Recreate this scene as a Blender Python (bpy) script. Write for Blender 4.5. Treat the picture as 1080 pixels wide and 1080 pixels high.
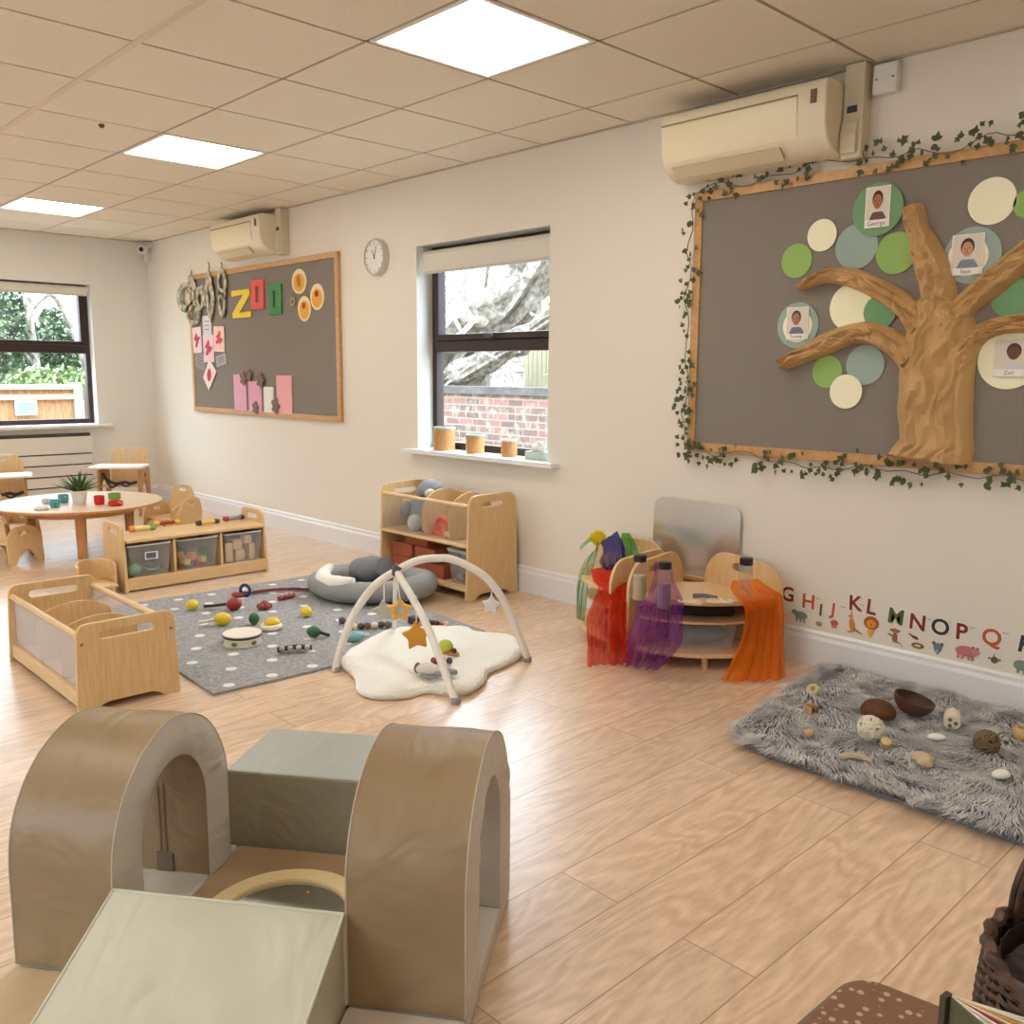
import bpy, math, random
from mathutils import Vector, Matrix, noise
from math import sin, cos, pi, radians
R = random.Random(7)
for o in list(bpy.data.objects): bpy.data.objects.remove(o)
scene = bpy.context.scene
C = scene.collection

# ------------------------------------------------------------------ camera
CAM = Vector((8.7645, -3.5806, 1.2455))
yaw, pitch, roll = radians(136.325), radians(-8.719), radians(.3657)
fw = Vector((cos(yaw)*cos(pitch), sin(yaw)*cos(pitch), sin(pitch)))
r0 = Vector((sin(yaw), -cos(yaw), 0)); u0 = r0.cross(fw)
rt = r0*cos(roll)+u0*sin(roll); up = -r0*sin(roll)+u0*cos(roll)
cd = bpy.data.cameras.new('camera'); cam = bpy.data.objects.new('camera', cd); C.objects.link(cam)
cd.sensor_width = 36; cd.lens = 36*954.4/1080; cd.clip_start = .05; cd.clip_end = 200
cam.matrix_world = Matrix(((rt.x, up.x, -fw.x, CAM.x), (rt.y, up.y, -fw.y, CAM.y), (rt.z, up.z, -fw.z, CAM.z), (0, 0, 0, 1)))
scene.camera = cam
# ------------------------------------------------------------------ world, exposure
w = bpy.data.worlds.new('sky'); scene.world = w; w.use_nodes = True
nt = w.node_tree; bg = nt.nodes['Background']
# overcast sky: pale at the horizon, several times brighter overhead
tc = nt.nodes.new('ShaderNodeTexCoord'); sx = nt.nodes.new('ShaderNodeSeparateXYZ'); nt.links.new(tc.outputs['Generated'], sx.inputs[0])
mr = nt.nodes.new('ShaderNodeMapRange'); mr.inputs['From Min'].default_value = .08; mr.inputs['From Max'].default_value = .75
mr.inputs['To Min'].default_value = 2.4; mr.inputs['To Max'].default_value = 11.0; nt.links.new(sx.outputs['Z'], mr.inputs[0])
nt.links.new(mr.outputs[0], bg.inputs[1]); bg.inputs[0].default_value = (.74, .87, 1, 1)
scene.view_settings.view_transform = 'Standard'; scene.view_settings.look = 'None'
scene.view_settings.gamma = 1; scene.view_settings.use_curve_mapping = False
scene.view_settings.exposure = .84
PANEL_STRENGTH = 7.4
sd = bpy.data.lights.new('sun', 'SUN'); sd.energy = .6; sd.angle = radians(12); sd.color = (1, .97, .92)
so = bpy.data.objects.new('sun', sd); C.objects.link(so); so.rotation_euler = (radians(38), radians(12), radians(-20))

# ------------------------------------------------------------------ materials
def srgb(c):
    return tuple(((v/255)/12.92 if v/255 <= .04045 else ((v/255+.055)/1.055)**2.4) for v in c)+(1,)
MATS = {}
def mat(name, c, rough=.6, metal=0, var=0, scale=8, bump=0, bscale=60, spec=.5, stretch=None, c2=None, trans=0, alpha=1, sheen=0, coat=0):
    if name in MATS: return MATS[name]
    m = bpy.data.materials.new(name); m.use_nodes = True; MATS[name] = m
    nt = m.node_tree; b = nt.nodes['Principled BSDF']; L = nt.links.new
    b.inputs['Base Color'].default_value = srgb(c); b.inputs['Roughness'].default_value = rough
    b.inputs['Metallic'].default_value = metal; b.inputs['Specular IOR Level'].default_value = spec
    b.inputs['Alpha'].default_value = alpha; b.inputs['Coat Weight'].default_value = coat
    if trans: b.inputs['Transmission Weight'].default_value = trans
    if sheen: b.inputs['Sheen Weight'].default_value = sheen
    if var or bump:
        tc = nt.nodes.new('ShaderNodeTexCoord'); mp = nt.nodes.new('ShaderNodeMapping')
        L(tc.outputs['Object'], mp.inputs[0])
        if stretch: mp.inputs['Scale'].default_value = stretch
    if var:
        n = nt.nodes.new('ShaderNodeTexNoise'); n.inputs['Scale'].default_value = scale; n.inputs['Detail'].default_value = 5
        L(mp.outputs[0], n.inputs['Vector'])
        cr = nt.nodes.new('ShaderNodeValToRGB'); a = srgb(c)
        d = srgb(c2) if c2 else tuple(v*(1-var) for v in a[:3])+(1,)
        cr.color_ramp.elements[0].position = .35; cr.color_ramp.elements[1].position = .68
        cr.color_ramp.elements[0].color = d; cr.color_ramp.elements[1].color = a
        L(n.outputs['Fac'], cr.inputs[0]); L(cr.outputs[0], b.inputs['Base Color'])
    if bump:
        n2 = nt.nodes.new('ShaderNodeTexNoise'); n2.inputs['Scale'].default_value = bscale; n2.inputs['Detail'].default_value = 3
        L(mp.outputs[0], n2.inputs['Vector'])
        bp = nt.nodes.new('ShaderNodeBump'); bp.inputs['Strength'].default_value = bump; bp.inputs['Distance'].default_value = .01
        L(n2.outputs['Fac'], bp.inputs['Height']); L(bp.outputs[0], b.inputs['Normal'])
    return m
def ply(name, c, c2, stretch=(2, 2, 22)):
    return mat(name, c, .42, var=.2, scale=5, c2=c2, stretch=stretch, bump=.05, bscale=20)
M_PLY = ply('birch_ply_upright', (226, 192, 142), (214, 176, 124), (20, 20, 1.6))
M_PLYX = ply('birch_ply_flat', (230, 198, 150), (218, 182, 132), (2, 18, 18))
M_PLYY = ply('birch_ply_side', (224, 190, 140), (212, 174, 122), (18, 2, 18))
M_BEECH = ply('beech', (210, 156, 100), (196, 138, 84), (16, 16, 2))
M_FRAME = ply('oak_frame', (208, 164, 106), (194, 146, 88), (8, 8, 8))
M_WHITE = mat('white_paint', (226, 224, 220), .45)
M_BROWN = mat('brown_upvc', (52, 38, 36), .35)
M_BLACK = mat('black_plastic', (22, 20, 22), .4)
def thin(name, c, alpha, rough=.1, spec=.5, bump=0):
    """clear sheet: transparent mixed with a glossy/diffuse coat"""
    if name in MATS: return MATS[name]
    m = bpy.data.materials.new(name); m.use_nodes = True; MATS[name] = m
    nt = m.node_tree; L = nt.links.new; b = nt.nodes['Principled BSDF']; out = nt.nodes['Material Output']
    b.inputs['Base Color'].default_value = srgb(c); b.inputs['Roughness'].default_value = rough
    b.inputs['Specular IOR Level'].default_value = spec
    t = nt.nodes.new('ShaderNodeBsdfTransparent'); t.inputs[0].default_value = tuple(.75+.25*v for v in srgb(c)[:3])+(1,)
    mx = nt.nodes.new('ShaderNodeMixShader'); fr = nt.nodes.new('ShaderNodeLayerWeight'); pw = nt.nodes.new('ShaderNodeMath'); pw.operation = 'POWER'; pw.inputs[1].default_value = 5; L(fr.outputs['Facing'], pw.inputs[0])
    ma = nt.nodes.new('ShaderNodeMath'); ma.operation = 'MULTIPLY_ADD'; ma.use_clamp = True; ma.inputs[1].default_value = .7; ma.inputs[2].default_value = alpha+.02
    L(pw.outputs[0], ma.inputs[0]); L(ma.outputs[0], mx.inputs[0]); L(t.outputs[0], mx.inputs[1]); L(b.outputs[0], mx.inputs[2]); L(mx.outputs[0], out.inputs[0])
    return m
M_GLASS = thin('window_glass', (235, 240, 240), .0, .02)
M_TUB = thin('clear_tub_plastic', (236, 240, 242), .17, .25)
M_ACRYL = thin('clear_acrylic', (225, 228, 230), .03, .12)
def sheer(name, c, a=.5):
    if name in MATS: return MATS[name]
    m = bpy.data.materials.new(name); m.use_nodes = True; MATS[name] = m
    nt = m.node_tree; L = nt.links.new; out = nt.nodes['Material Output']; nt.nodes.remove(nt.nodes['Principled BSDF'])
    col = srgb(c)
    t = nt.nodes.new('ShaderNodeBsdfTransparent'); t.inputs[0].default_value = tuple(min(1, .55+.45*v) for v in col[:3])+(1,)
    d = nt.nodes.new('ShaderNodeBsdfDiffuse'); d.inputs[0].default_value = col
    tl = nt.nodes.new('ShaderNodeBsdfTranslucent'); tl.inputs[0].default_value = col
    m1 = nt.nodes.new('ShaderNodeMixShader'); m1.inputs[0].default_value = .45
    L(d.outputs[0], m1.inputs[1]); L(tl.outputs[0], m1.inputs[2])
    lw = nt.nodes.new('ShaderNodeLayerWeight'); lw.inputs[0].default_value = .5
    ma = nt.nodes.new('ShaderNodeMath'); ma.operation = 'MULTIPLY_ADD'; ma.use_clamp = True; ma.inputs[1].default_value = .45; ma.inputs[2].default_value = a
    L(lw.outputs['Facing'], ma.inputs[0])
    m2 = nt.nodes.new('ShaderNodeMixShader'); L(ma.outputs[0], m2.inputs[0]); L(t.outputs[0], m2.inputs[1]); L(m1.outputs[0], m2.inputs[2]); L(m2.outputs[0], out.inputs[0])
    return m

# ------------------------------------------------------------------ mesh helpers
class MB:
    def __init__(s): s.v = []; s.f = []
    def add(s, vs, fs, mtx=None):
        n = len(s.v)
        s.v += [tuple(mtx @ Vector(p)) if mtx else tuple(p) for p in vs]
        s.f += [tuple(i+n for i in q) for q in fs]; return s
    def box(s, x0, x1, y0, y1, z0, z1, mtx=None):
        vs = [(x, y, z) for x in (x0, x1) for y in (y0, y1) for z in (z0, z1)]
        return s.add(vs, [(0, 1, 3, 2), (4, 6, 7, 5), (0, 4, 5, 1), (2, 3, 7, 6), (0, 2, 6, 4), (1, 5, 7, 3)], mtx)
    def grid(s, rows, closed=False, cap=False):
        m = len(rows[0]); vs = [p for r in rows for p in r]; fs = []
        for i in range(len(rows)-1):
            for j in range(m if closed else m-1):
                k = (j+1) % m; fs.append((i*m+j, i*m+k, (i+1)*m+k, (i+1)*m+j))
        if cap and closed:
            fs.append(tuple(range(m))[::-1]); fs.append(tuple((len(rows)-1)*m+j for j in range(m)))
        return s.add(vs, fs)
    def tube(s, pts, r, seg=10, closed=False, flat=1):
        P = [Vector(p) for p in pts]; n = len(P); rows = []
        rr = r if hasattr(r, '__len__') else [r]*n
        pu = None
        for i in range(n):
            if closed: t = P[(i+1) % n]-P[i-1]
            else: t = P[min(i+1, n-1)]-P[max(i-1, 0)]
            if t.length < 1e-9: t = Vector((0, 0, 1))
            t.normalize()
            if pu is None:
                pu = Vector((0, 0, 1)) if abs(t.z) < .9 else Vector((1, 0, 0))
            pu = pu-t*pu.dot(t)
            if pu.length < 1e-6: pu = t.orthogonal()
            pu.normalize(); q = t.cross(pu)
            rows.append([P[i]+(q*cos(a)+pu*sin(a)*flat)*rr[i] for a in [2*pi*k/seg for k in range(seg)]])
        if closed: rows.append(rows[0])
        return s.grid(rows, True, not closed)
    def lathe(s, prof, seg=24, mtx=None):
        rows = [[(r*cos(a), r*sin(a), z) for a in [2*pi*k/seg for k in range(seg)]] for r, z in prof]
        n0 = len(s.v); s.grid(rows, True, True)
        if mtx: s.v[n0:] = [tuple(mtx @ Vector(p)) for p in s.v[n0:]]
        return s
    def ball(s, c, r, seg=16, rings=10, mtx=None):
        if not hasattr(r, '__len__'): r = (r, r, r)
        prof = [(max(1e-4, sin(pi*i/rings)), -cos(pi*i/rings)) for i in range(rings+1)]
        m = Matrix.Translation(c) @ (mtx or Matrix()) @ Matrix.Diagonal((*r, 1))
        return s.lathe(prof, seg, m)
    def mesh(s, name='m'):
        me = bpy.data.meshes.new(name); me.from_pydata(s.v, [], s.f); me.update(); return me
def smooth(me, ang=40):
    me.polygons.foreach_set('use_smooth', [True]*len(me.polygons))
    if ang: me.set_sharp_from_angle(angle=radians(ang))
def tag(o, label=None, cat=None, group=None, kind=None):
    if label: o['label'] = label
    if cat: o['category'] = cat
    if group: o['group'] = group
    if kind: o['kind'] = kind
    return o
def obj(name, g, m, parent=None, sm=40, bev=0, label=None, loc=None, rot=None, sub=0):
    me = g.mesh(name) if isinstance(g, MB) else g
    if len(me.materials) == 0: me.materials.append(m)
    if sm: smooth(me, sm)
    o = bpy.data.objects.new(name, me); C.objects.link(o); o.parent = parent
    if loc is not None: o.location = loc
    if rot is not None: o.rotation_euler = rot
    if bev:
        b = o.modifiers.new('bevel', 'BEVEL'); b.width = bev; b.segments = 2; b.limit_method = 'ANGLE'; b.angle_limit = radians(50)
    if sub:
        b = o.modifiers.new('sub', 'SUBSURF'); b.levels = sub; b.render_levels = sub
    if label: o['label'] = label
    return o
def thing(name, label, cat, loc=(0, 0, 0), rz=0, group=None):
    o = bpy.data.objects.new(name, None); C.objects.link(o); o.location = loc; o.rotation_euler = (0, 0, rz)
    o.empty_display_size = .1
    return tag(o, label, cat, group)
def copy_tree(o, parent=None):
    c = o.copy(); C.objects.link(c); c.parent = parent
    for ch in list(o.children): copy_tree(ch, c)
    return c
def dup(o, loc, rz=None, label=None, group=None):
    c = copy_tree(o); c.location = loc
    if rz is not None: c.rotation_euler = (0, 0, rz)
    if label: c['label'] = label
    if group: c['group'] = group
    return c
def struct(name, g, m, parent=None, **k):
    o = obj(name, g, m, parent, **k); o['kind'] = 'structure'; return o
def xz(x=0, y=0, z=0): return Matrix(((1, 0, 0, x), (0, 0, -1, y), (0, 1, 0, z), (0, 0, 0, 1)))   # local xy plane -> world xz, facing -y
def yz(x=0, y=0, z=0): return Matrix(((0, 0, 1, x), (1, 0, 0, y), (0, 1, 0, z), (0, 0, 0, 1)))    # local xy plane -> world yz, facing +x
def _curve_mesh(cu, mtx=None):
    o = bpy.data.objects.new('tmp', cu); C.objects.link(o)
    dg = bpy.context.evaluated_depsgraph_get(); me = bpy.data.meshes.new_from_object(o.evaluated_get(dg))
    bpy.data.objects.remove(o); bpy.data.curves.remove(cu)
    if mtx: me.transform(mtx)
    me.materials.clear()
    return me
def plate(outer, th, holes=(), bev=.0, mtx=None):
    cu = bpy.data.curves.new('c', 'CURVE'); cu.dimensions = '2D'; cu.fill_mode = 'BOTH'
    for ring in [outer]+list(holes):
        sp = cu.splines.new('POLY'); sp.points.add(len(ring)-1); sp.use_cyclic_u = True
        for i, p in enumerate(ring): sp.points[i].co = (p[0], p[1], 0, 1)
    cu.extrude = max(th/2-bev, 0); cu.bevel_depth = bev; cu.bevel_resolution = 1; cu.offset = -bev
    return _curve_mesh(cu, mtx)
def text(s, size, th, mtx=None, off=0, align='CENTER'):
    cu = bpy.data.curves.new('t', 'FONT'); cu.body = s; cu.size = size; cu.extrude = th/2; cu.offset = off
    cu.align_x = align; cu.align_y = 'CENTER'; cu.resolution_u = 3
    return _curve_mesh(cu, mtx)
def rpoly(pts, r, seg=6):
    out = []; n = len(pts)
    for i in range(n):
        p = Vector(pts[i]); a = Vector(pts[i-1])-p; b = Vector(pts[(i+1) % n])-p
        rad = r[i] if hasattr(r, '__len__') else r
        if rad <= 0: out.append(tuple(p)); continue
        d = min(rad, a.length*.49, b.length*.49)
        A = p+a.normalized()*d; B = p+b.normalized()*d
        for k in range(seg+1):
            t = k/seg; q = A*(1-t)**2+p*2*t*(1-t)+B*t*t; out.append(tuple(q))
    return out
def rrect(w, h, r, cx=0, cy=0, seg=6):
    return rpoly([(cx-w/2, cy-h/2), (cx+w/2, cy-h/2), (cx+w/2, cy+h/2), (cx-w/2, cy+h/2)], r, seg)
def oval(w, h, cx=0, cy=0, n=28, rot=0):
    return [(cx+w/2*cos(t)*cos(rot)-h/2*sin(t)*sin(rot), cy+w/2*cos(t)*sin(rot)+h/2*sin(t)*cos(rot)) for t in [2*pi*k/n for k in range(n)]]
def star(r, r2, n=5, cx=0, cy=0, a0=pi/2):
    return [(cx+(r if k % 2 == 0 else r2)*cos(a0+pi*k/n), cy+(r if k % 2 == 0 else r2)*sin(a0+pi*k/n)) for k in range(2*n)]
def arc(cx, cy, r, a0, a1, n=16): return [(cx+r*cos(a0+(a1-a0)*k/n), cy+r*sin(a0+(a1-a0)*k/n)) for k in range(n+1)]
def join(*ms):
    g = MB()
    for me in ms: g.add([v.co[:] for v in me.vertices], [tuple(p.vertices) for p in me.polygons])
    return g
def spline(pts, n=8):
    P = [Vector(p) for p in pts]; out = []
    for i in range(len(P)-1):
        a = P[max(i-1, 0)]; b = P[i]; c = P[i+1]; d = P[min(i+2, len(P)-1)]
        for k in range(n):
            t = k/n; out.append(.5*((2*b)+(c-a)*t+(2*a-5*b+4*c-d)*t*t+(3*b-a-3*c+d)*t**3))
    out.append(P[-1]); return out

# ================================================================== SETTING
H = 2.44; XN = 11.2; YN = -6.4
# floor: oak-look planks running towards the long wall
m = bpy.data.materials.new('oak_planks'); m.use_nodes = True; MATS['oak_planks'] = m
nt = m.node_tree; L = nt.links.new; b = nt.nodes['Principled BSDF']; N = nt.nodes.new
tc = N('ShaderNodeTexCoord'); mp = N('ShaderNodeMapping'); mp.inputs['Rotation'].default_value = (0, 0, pi/2); mp.inputs['Location'].default_value = (.1, .08, 0)
L(tc.outputs['Object'], mp.inputs[0])
br = N('ShaderNodeTexBrick'); br.offset = .37; br.inputs['Scale'].default_value = 1; br.inputs['Brick Width'].default_value = 1.3; br.inputs['Row Height'].default_value = .185
br.inputs['Mortar Size'].default_value = .0018; br.inputs['Mortar Smooth'].default_value = .3
br.inputs['Color1'].default_value = (0, 0, 0, 1); br.inputs['Color2'].default_value = (1, 1, 1, 1); br.inputs['Mortar'].default_value = (.5, .5, .5, 1)
L(mp.outputs[0], br.inputs['Vector'])
sc = N('ShaderNodeVectorMath'); sc.operation = 'MULTIPLY'; sc.inputs[1].default_value = (1.0, 4.5, 1); L(mp.outputs[0], sc.inputs[0])
ad = N('ShaderNodeVectorMath'); ad.operation = 'ADD'; L(sc.outputs[0], ad.inputs[0])
ms = N('ShaderNodeVectorMath'); ms.operation = 'SCALE'; ms.inputs['Scale'].default_value = 9; L(br.outputs['Color'], ms.inputs[0]); L(ms.outputs[0], ad.inputs[1])
n1 = N('ShaderNodeTexNoise'); n1.inputs['Scale'].default_value = 1.7; n1.inputs['Detail'].default_value = 1.5; n1.inputs['Distortion'].default_value = .5; L(ad.outputs[0], n1.inputs['Vector'])
rg = N('ShaderNodeMath'); rg.operation = 'MULTIPLY'; rg.inputs[1].default_value = 58; L(n1.outputs['Fac'], rg.inputs[0])
sn = N('ShaderNodeMath'); sn.operation = 'SINE'; L(rg.outputs[0], sn.inputs[0])
n2 = N('ShaderNodeTexNoise'); n2.inputs['Scale'].default_value = 14; n2.inputs['Detail'].default_value = 6; L(ad.outputs[0], n2.inputs['Vector'])
mm = N('ShaderNodeMath'); mm.operation = 'MULTIPLY_ADD'; mm.inputs[1].default_value = .14; L(sn.outputs[0], mm.inputs[0]); L(n2.outputs['Fac'], mm.inputs[2])
cr = N('ShaderNodeValToRGB'); e = cr.color_ramp.elements; e[0].position = .2; e[0].color = srgb((208, 176, 144)); e[1].position = .8; e[1].color = srgb((238, 208, 178))
L(mm.outputs[0], cr.inputs[0])
hv = N('ShaderNodeHueSaturation'); L(cr.outputs[0], hv.inputs['Color'])
mv = N('ShaderNodeMapRange'); mv.inputs['To Min'].default_value = .93; mv.inputs['To Max'].default_value = 1.06; L(br.outputs['Color'], mv.inputs[0]); L(mv.outputs[0], hv.inputs['Value'])
mo = N('ShaderNodeMix'); mo.data_type = 'RGBA'; mo.inputs[7].default_value = srgb((170, 134, 104)); L(br.outputs['Fac'], mo.inputs[0]); L(hv.outputs[0], mo.inputs[6])
L(mo.outputs[2], b.inputs['Base Color']); b.inputs['Coat Weight'].default_value = .8; b.inputs['Coat Roughness'].default_value = .26; b.inputs['Roughness'].default_value = .36; b.inputs['Specular IOR Level'].default_value = .5
bp = N('ShaderNodeBump'); bp.inputs['Strength'].default_value = .3; bp.inputs['Distance'].default_value = .004; L(mm.outputs[0], bp.inputs['Height']); L(bp.outputs[0], b.inputs['Normal'])
struct('floor', MB().box(-.2, XN, YN, .2, -.08, 0), m, sm=0)
M_WALL = mat('wall_paint', (232, 224, 210), .75, bump=.05, bscale=40)
M_WALLB = mat('wall_paint_back', (230, 226, 218), .75, bump=.05, bscale=40)
M_TILE = mat('ceiling_tile', (236, 226, 210), .9, var=.05, scale=90, bump=.15, bscale=160)
M_GRID = mat('ceiling_grid', (170, 150, 126), .6)
# long wall with its window opening
WX0, WX1, WZ0, WZ1 = 4.13, 5.30, .765, 2.03
g = MB()
for a in ((-.25, WX0, 0, .20, 0, H+.1), (WX1, XN+.2, 0, .20, 0, H+.1), (WX0, WX1, 0, .20, 0, WZ0), (WX0, WX1, 0, .20, WZ1, H+.1)): g.box(*a)
struct('wall_right', g, M_WALL, sm=0)
BY0, BY1, BZ0, BZ1 = -2.35, -.53, .76, 2.02
g = MB()
for a in ((-.18, 0, BY1, 0, 0, H+.1), (-.18, 0, YN, BY0, 0, H+.1), (-.18, 0, BY0, BY1, 0, BZ0), (-.18, 0, BY0, BY1, BZ1, H+.1)): g.box(*a)
struct('wall_back', g, M_WALLB, sm=0)
# wall behind and left of the camera, with two unseen windows added to let in soft daylight
g = MB()
ADDED_WINDOWS = [(2.0, 4.6), (6.2, 8.8)]
xs = [-.25]
for a, b_ in ADDED_WINDOWS: g.box(xs[-1], a, YN-.25, YN, 0, H+.1); g.box(a, b_, YN-.25, YN, 0, .8); g.box(a, b_, YN-.25, YN, 2.05, H+.1); xs.append(b_)
g.box(xs[-1], XN+.2, YN-.25, YN, 0, H+.1)
struct('wall_left', g, M_WALL, sm=0)
struct('wall_near', MB().box(XN, XN+.2, YN, 0, 0, H+.1), M_WALL, sm=0)
# suspended ceiling: 0.6 m tiles
PX = 7.038; PY = -.3376; rec = []
panels = {(PX-.6*(2+4*k), -1) for k in range(-2, 3)} | {(PX-.6*(2+4*k), -5) for k in range(-2, 3)}
def ispanel(i, j): return (i % 4 == 2) and (j in (1, 5)) and True
g = MB(); gb = MB()
for i in range(-7, 13):
    x1 = PX-.6*(i-1); x0 = x1-.6
    for j in range(0, 12):
        y1 = PY-.6*(j-1); y0 = y1-.6
        if ispanel(i, j-1): continue
        X0, X1, Y0, Y1 = max(x0, 0)+.008, min(x1, XN)-.008, max(y0, YN)+.008, min(y1, 0)-.008
        if j == 0: Y1 = -.001
        if X1-X0 > .02 and Y1-Y0 > .02: g.box(X0, X1, Y0, Y1, H, H+.02)
struct('ceiling', g, M_TILE, sm=0)
for i in range(-7, 14):
    x = PX-.6*(i-1)
    if 0 < x < XN: gb.box(x-.012, x+.012, YN, 0, H+.004, H+.012)
for j in range(0, 12):
    y = PY-.6*(j-1)
    if YN < y < -.001: gb.box(0, XN, y-.012, y+.012, H+.004, H+.012)
gb.box(-.2, XN, YN, .1, H+.05, H+.1)
struct('trim_1', gb, M_GRID, sm=0)
struct('trim_2', MB().box(0, XN, PY-1.8-.014, PY-1.8+.014, H-.004, H+.003), mat('ceiling_main_bar', (222, 206, 186), .5), sm=0)
g = MB(); g.box(0, XN, -.016, 0, H-.006, H+.004); g.box(0, .016, YN, -.016, H-.006, H+.004)
struct('trim_3', g, mat('ceiling_edge', (190, 176, 156), .5), sm=0)
# skirting
def skirt(a, b, axis):
    prof = [(0, 0), (-.018, 0), (-.018, .115), (-.012, .13), (-.012, .143), (-.004, .152), (0, .152)]
    if axis == 'x': rows = [[(x, p[0], p[1]) for p in prof] for x in (a, b)]
    else: rows = [[(-p[0], y, p[1]) for p in prof] for y in (a, b)]
    return MB().grid(rows, True, True)
M_SKIRT = mat('skirting_gloss', (232, 230, 230), .3)
struct('baseboard_right', skirt(0, XN, 'x'), M_SKIRT, sm=0)
struct('baseboard_back', skirt(YN, -.018, 'y'), M_SKIRT, sm=0)

# ------------------------------------------------------------------ ceiling light panels
em = bpy.data.materials.new('lit_diffuser'); em.use_nodes = True; MATS['lit_diffuser'] = em
nt = em.node_tree; nt.nodes.remove(nt.nodes['Principled BSDF']); e = nt.nodes.new('ShaderNodeEmission')
e.inputs[0].default_value = (1, .935, .83, 1); e.inputs[1].default_value = PANEL_STRENGTH; nt.links.new(e.outputs[0], nt.nodes['Material Output'].inputs[0])
def panel_light(x, y, label, group=None):
    t = thing('ceiling_light_panel', label, 'ceiling light', (x, y, H), 0, group)
    g = MB()
    for a in ((-.292, .292, -.292, -.274), (-.292, .292, .274, .292), (-.292, -.274, -.274, .274), (.274, .292, -.274, .274)): g.box(a[0], a[1], a[2], a[3], -.002, .03)
    obj('frame', g, mat('light_trim', (235, 232, 225), .4), t, sm=0)
    obj('diffuser', MB().box(-.274, .274, -.274, .274, .004, .012), em, t, sm=0, label='glowing white diffuser')
    return t
p0 = None
lab = {(1, 1): 'large-looking lit square ceiling panel, nearest of the ceiling lights in view', (5, 1): 'lit square ceiling panel in the middle of the row of three', (9, 1): 'lit square ceiling panel farthest away, above the low round table'}
for k in (1, 5, 9, -3, -7):
    for n in (1, 5):
        x = PX-.6*(k+.5); y = PY-.6*(n+.5)
        if not .3 < x < XN-.3: continue
        l = lab.get((k, n), 'lit square ceiling panel outside the picture'); gr = None if (k, n) in lab else 'ceiling panels outside the picture'
        if p0 is None: p0 = panel_light(x, y, l, gr)
        else:
            q = dup(p0, (x, y, H), 0, l)
            if gr: q['group'] = gr
o = obj('ceiling_stud', MB().ball((0, 0, 0), (.014, .014, .012)), mat('dark_brass', (90, 70, 45), .5), loc=(*(3.984,-1.818), H-.006))
tag(o, 'small dark round stud stuck on a ceiling tile left of the middle light', 'ceiling stud')

# ------------------------------------------------------------------ windows
def window(name, w, h, mull, opener, flip=False):
    """frame in local xz plane, centred on x, base z=0; y to the outside"""
    F = struct(name, MB().box(-w/2, -w/2+.055, 0, .06, 0, h).box(w/2-.055, w/2, 0, .06, 0, h).box(-w/2+.055, w/2-.055, 0, .06, 0, .05)
               .box(-w/2+.055, w/2-.055, 0, .06, h-.05, h).box(-w/2+.055, w/2-.055, 0, .06, mull-.035, mull+.035), M_BROWN, sm=0, bev=.004)
    g = MB(); x0, x1, z0, z1 = -w/2+.056, w/2-.056, mull+.036, h-.051
    for a in ((x0, x0+.04, z0, z1), (x1-.04, x1, z0, z1), (x0+.04, x1-.04, z0, z0+.038), (x0+.04, x1-.04, z1-.04, z1)): g.box(a[0], a[1], -.018, .045, a[2], a[3])
    obj('opening_sash', g, M_BROWN, F, sm=0, bev=.004)
    g = MB().box(x0+.04, x1-.04, .02, .024, z0+.038, z1-.04).box(-w/2+.055, w/2-.055, .03, .034, .05, mull-.035)
    obj('glass', g, M_GLASS, F, sm=0)
    g = MB().box(-.06, .02, -.032, -.018, mull+.046, mull+.062).box(-.012, .012, -.036, -.018, mull+.04, mull+.068)
    obj('handle', g, mat('handle_grey', (96, 90, 88), .3, .6), F, bev=.002)
    return F
F = window('window_1', WX1-WX0+.02, WZ1-WZ0+.01, .65, 1); F.location = ((WX0+WX1)/2, .125, WZ0-.005)
F = window('window_2', BY1-BY0+.02, BZ1-BZ0+.01, .68, 1); F.location = (-.105, (BY0+BY1)/2, BZ0-.005); F.rotation_euler = (0, 0, pi/2)
for k, (a, b_) in enumerate(ADDED_WINDOWS):
    F = window('window_%d' % (k+3), b_-a+.02, 1.26, .65, 1); F.location = ((a+b_)/2, YN-.12, .795); F.rotation_euler = (0, 0, pi)  # added windows out of view, there only to brighten the room with daylight
# window boards
M_SILL = mat('sill_gloss', (238, 238, 240), .25)
struct('trim_4', MB().box(WX0-.085, WX1+.085, -.065, 0, WZ0-.03, WZ0-.002).box(WX0, WX1, 0, .125, WZ0-.03, WZ0+.001), M_SILL, sm=0, bev=.004)
struct('trim_5', MB().box(0, .07, BY0-.1, BY1+.1, BZ0-.03, BZ0-.002).box(-.105, 0, BY0, BY1, BZ0-.03, BZ0+.001), M_SILL, sm=0, bev=.004)
# white reveal liners of the openings
g = MB()
g.box(WX0, WX0+.006, 0, .125, WZ0, WZ1); g.box(WX1-.006, WX1, 0, .125, WZ0, WZ1); g.box(WX0, WX1, 0, .125, WZ1-.006, WZ1)
struct('trim_6', g, M_WHITE, sm=0)
g = MB()
g.box(-.105, 0, BY1-.006, BY1, BZ0, BZ1); g.box(-.105, 0, BY0, BY0+.006, BZ0, BZ1); g.box(-.105, 0, BY0, BY1, BZ1-.006, BZ1)
struct('trim_7', g, M_WHITE, sm=0)
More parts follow.
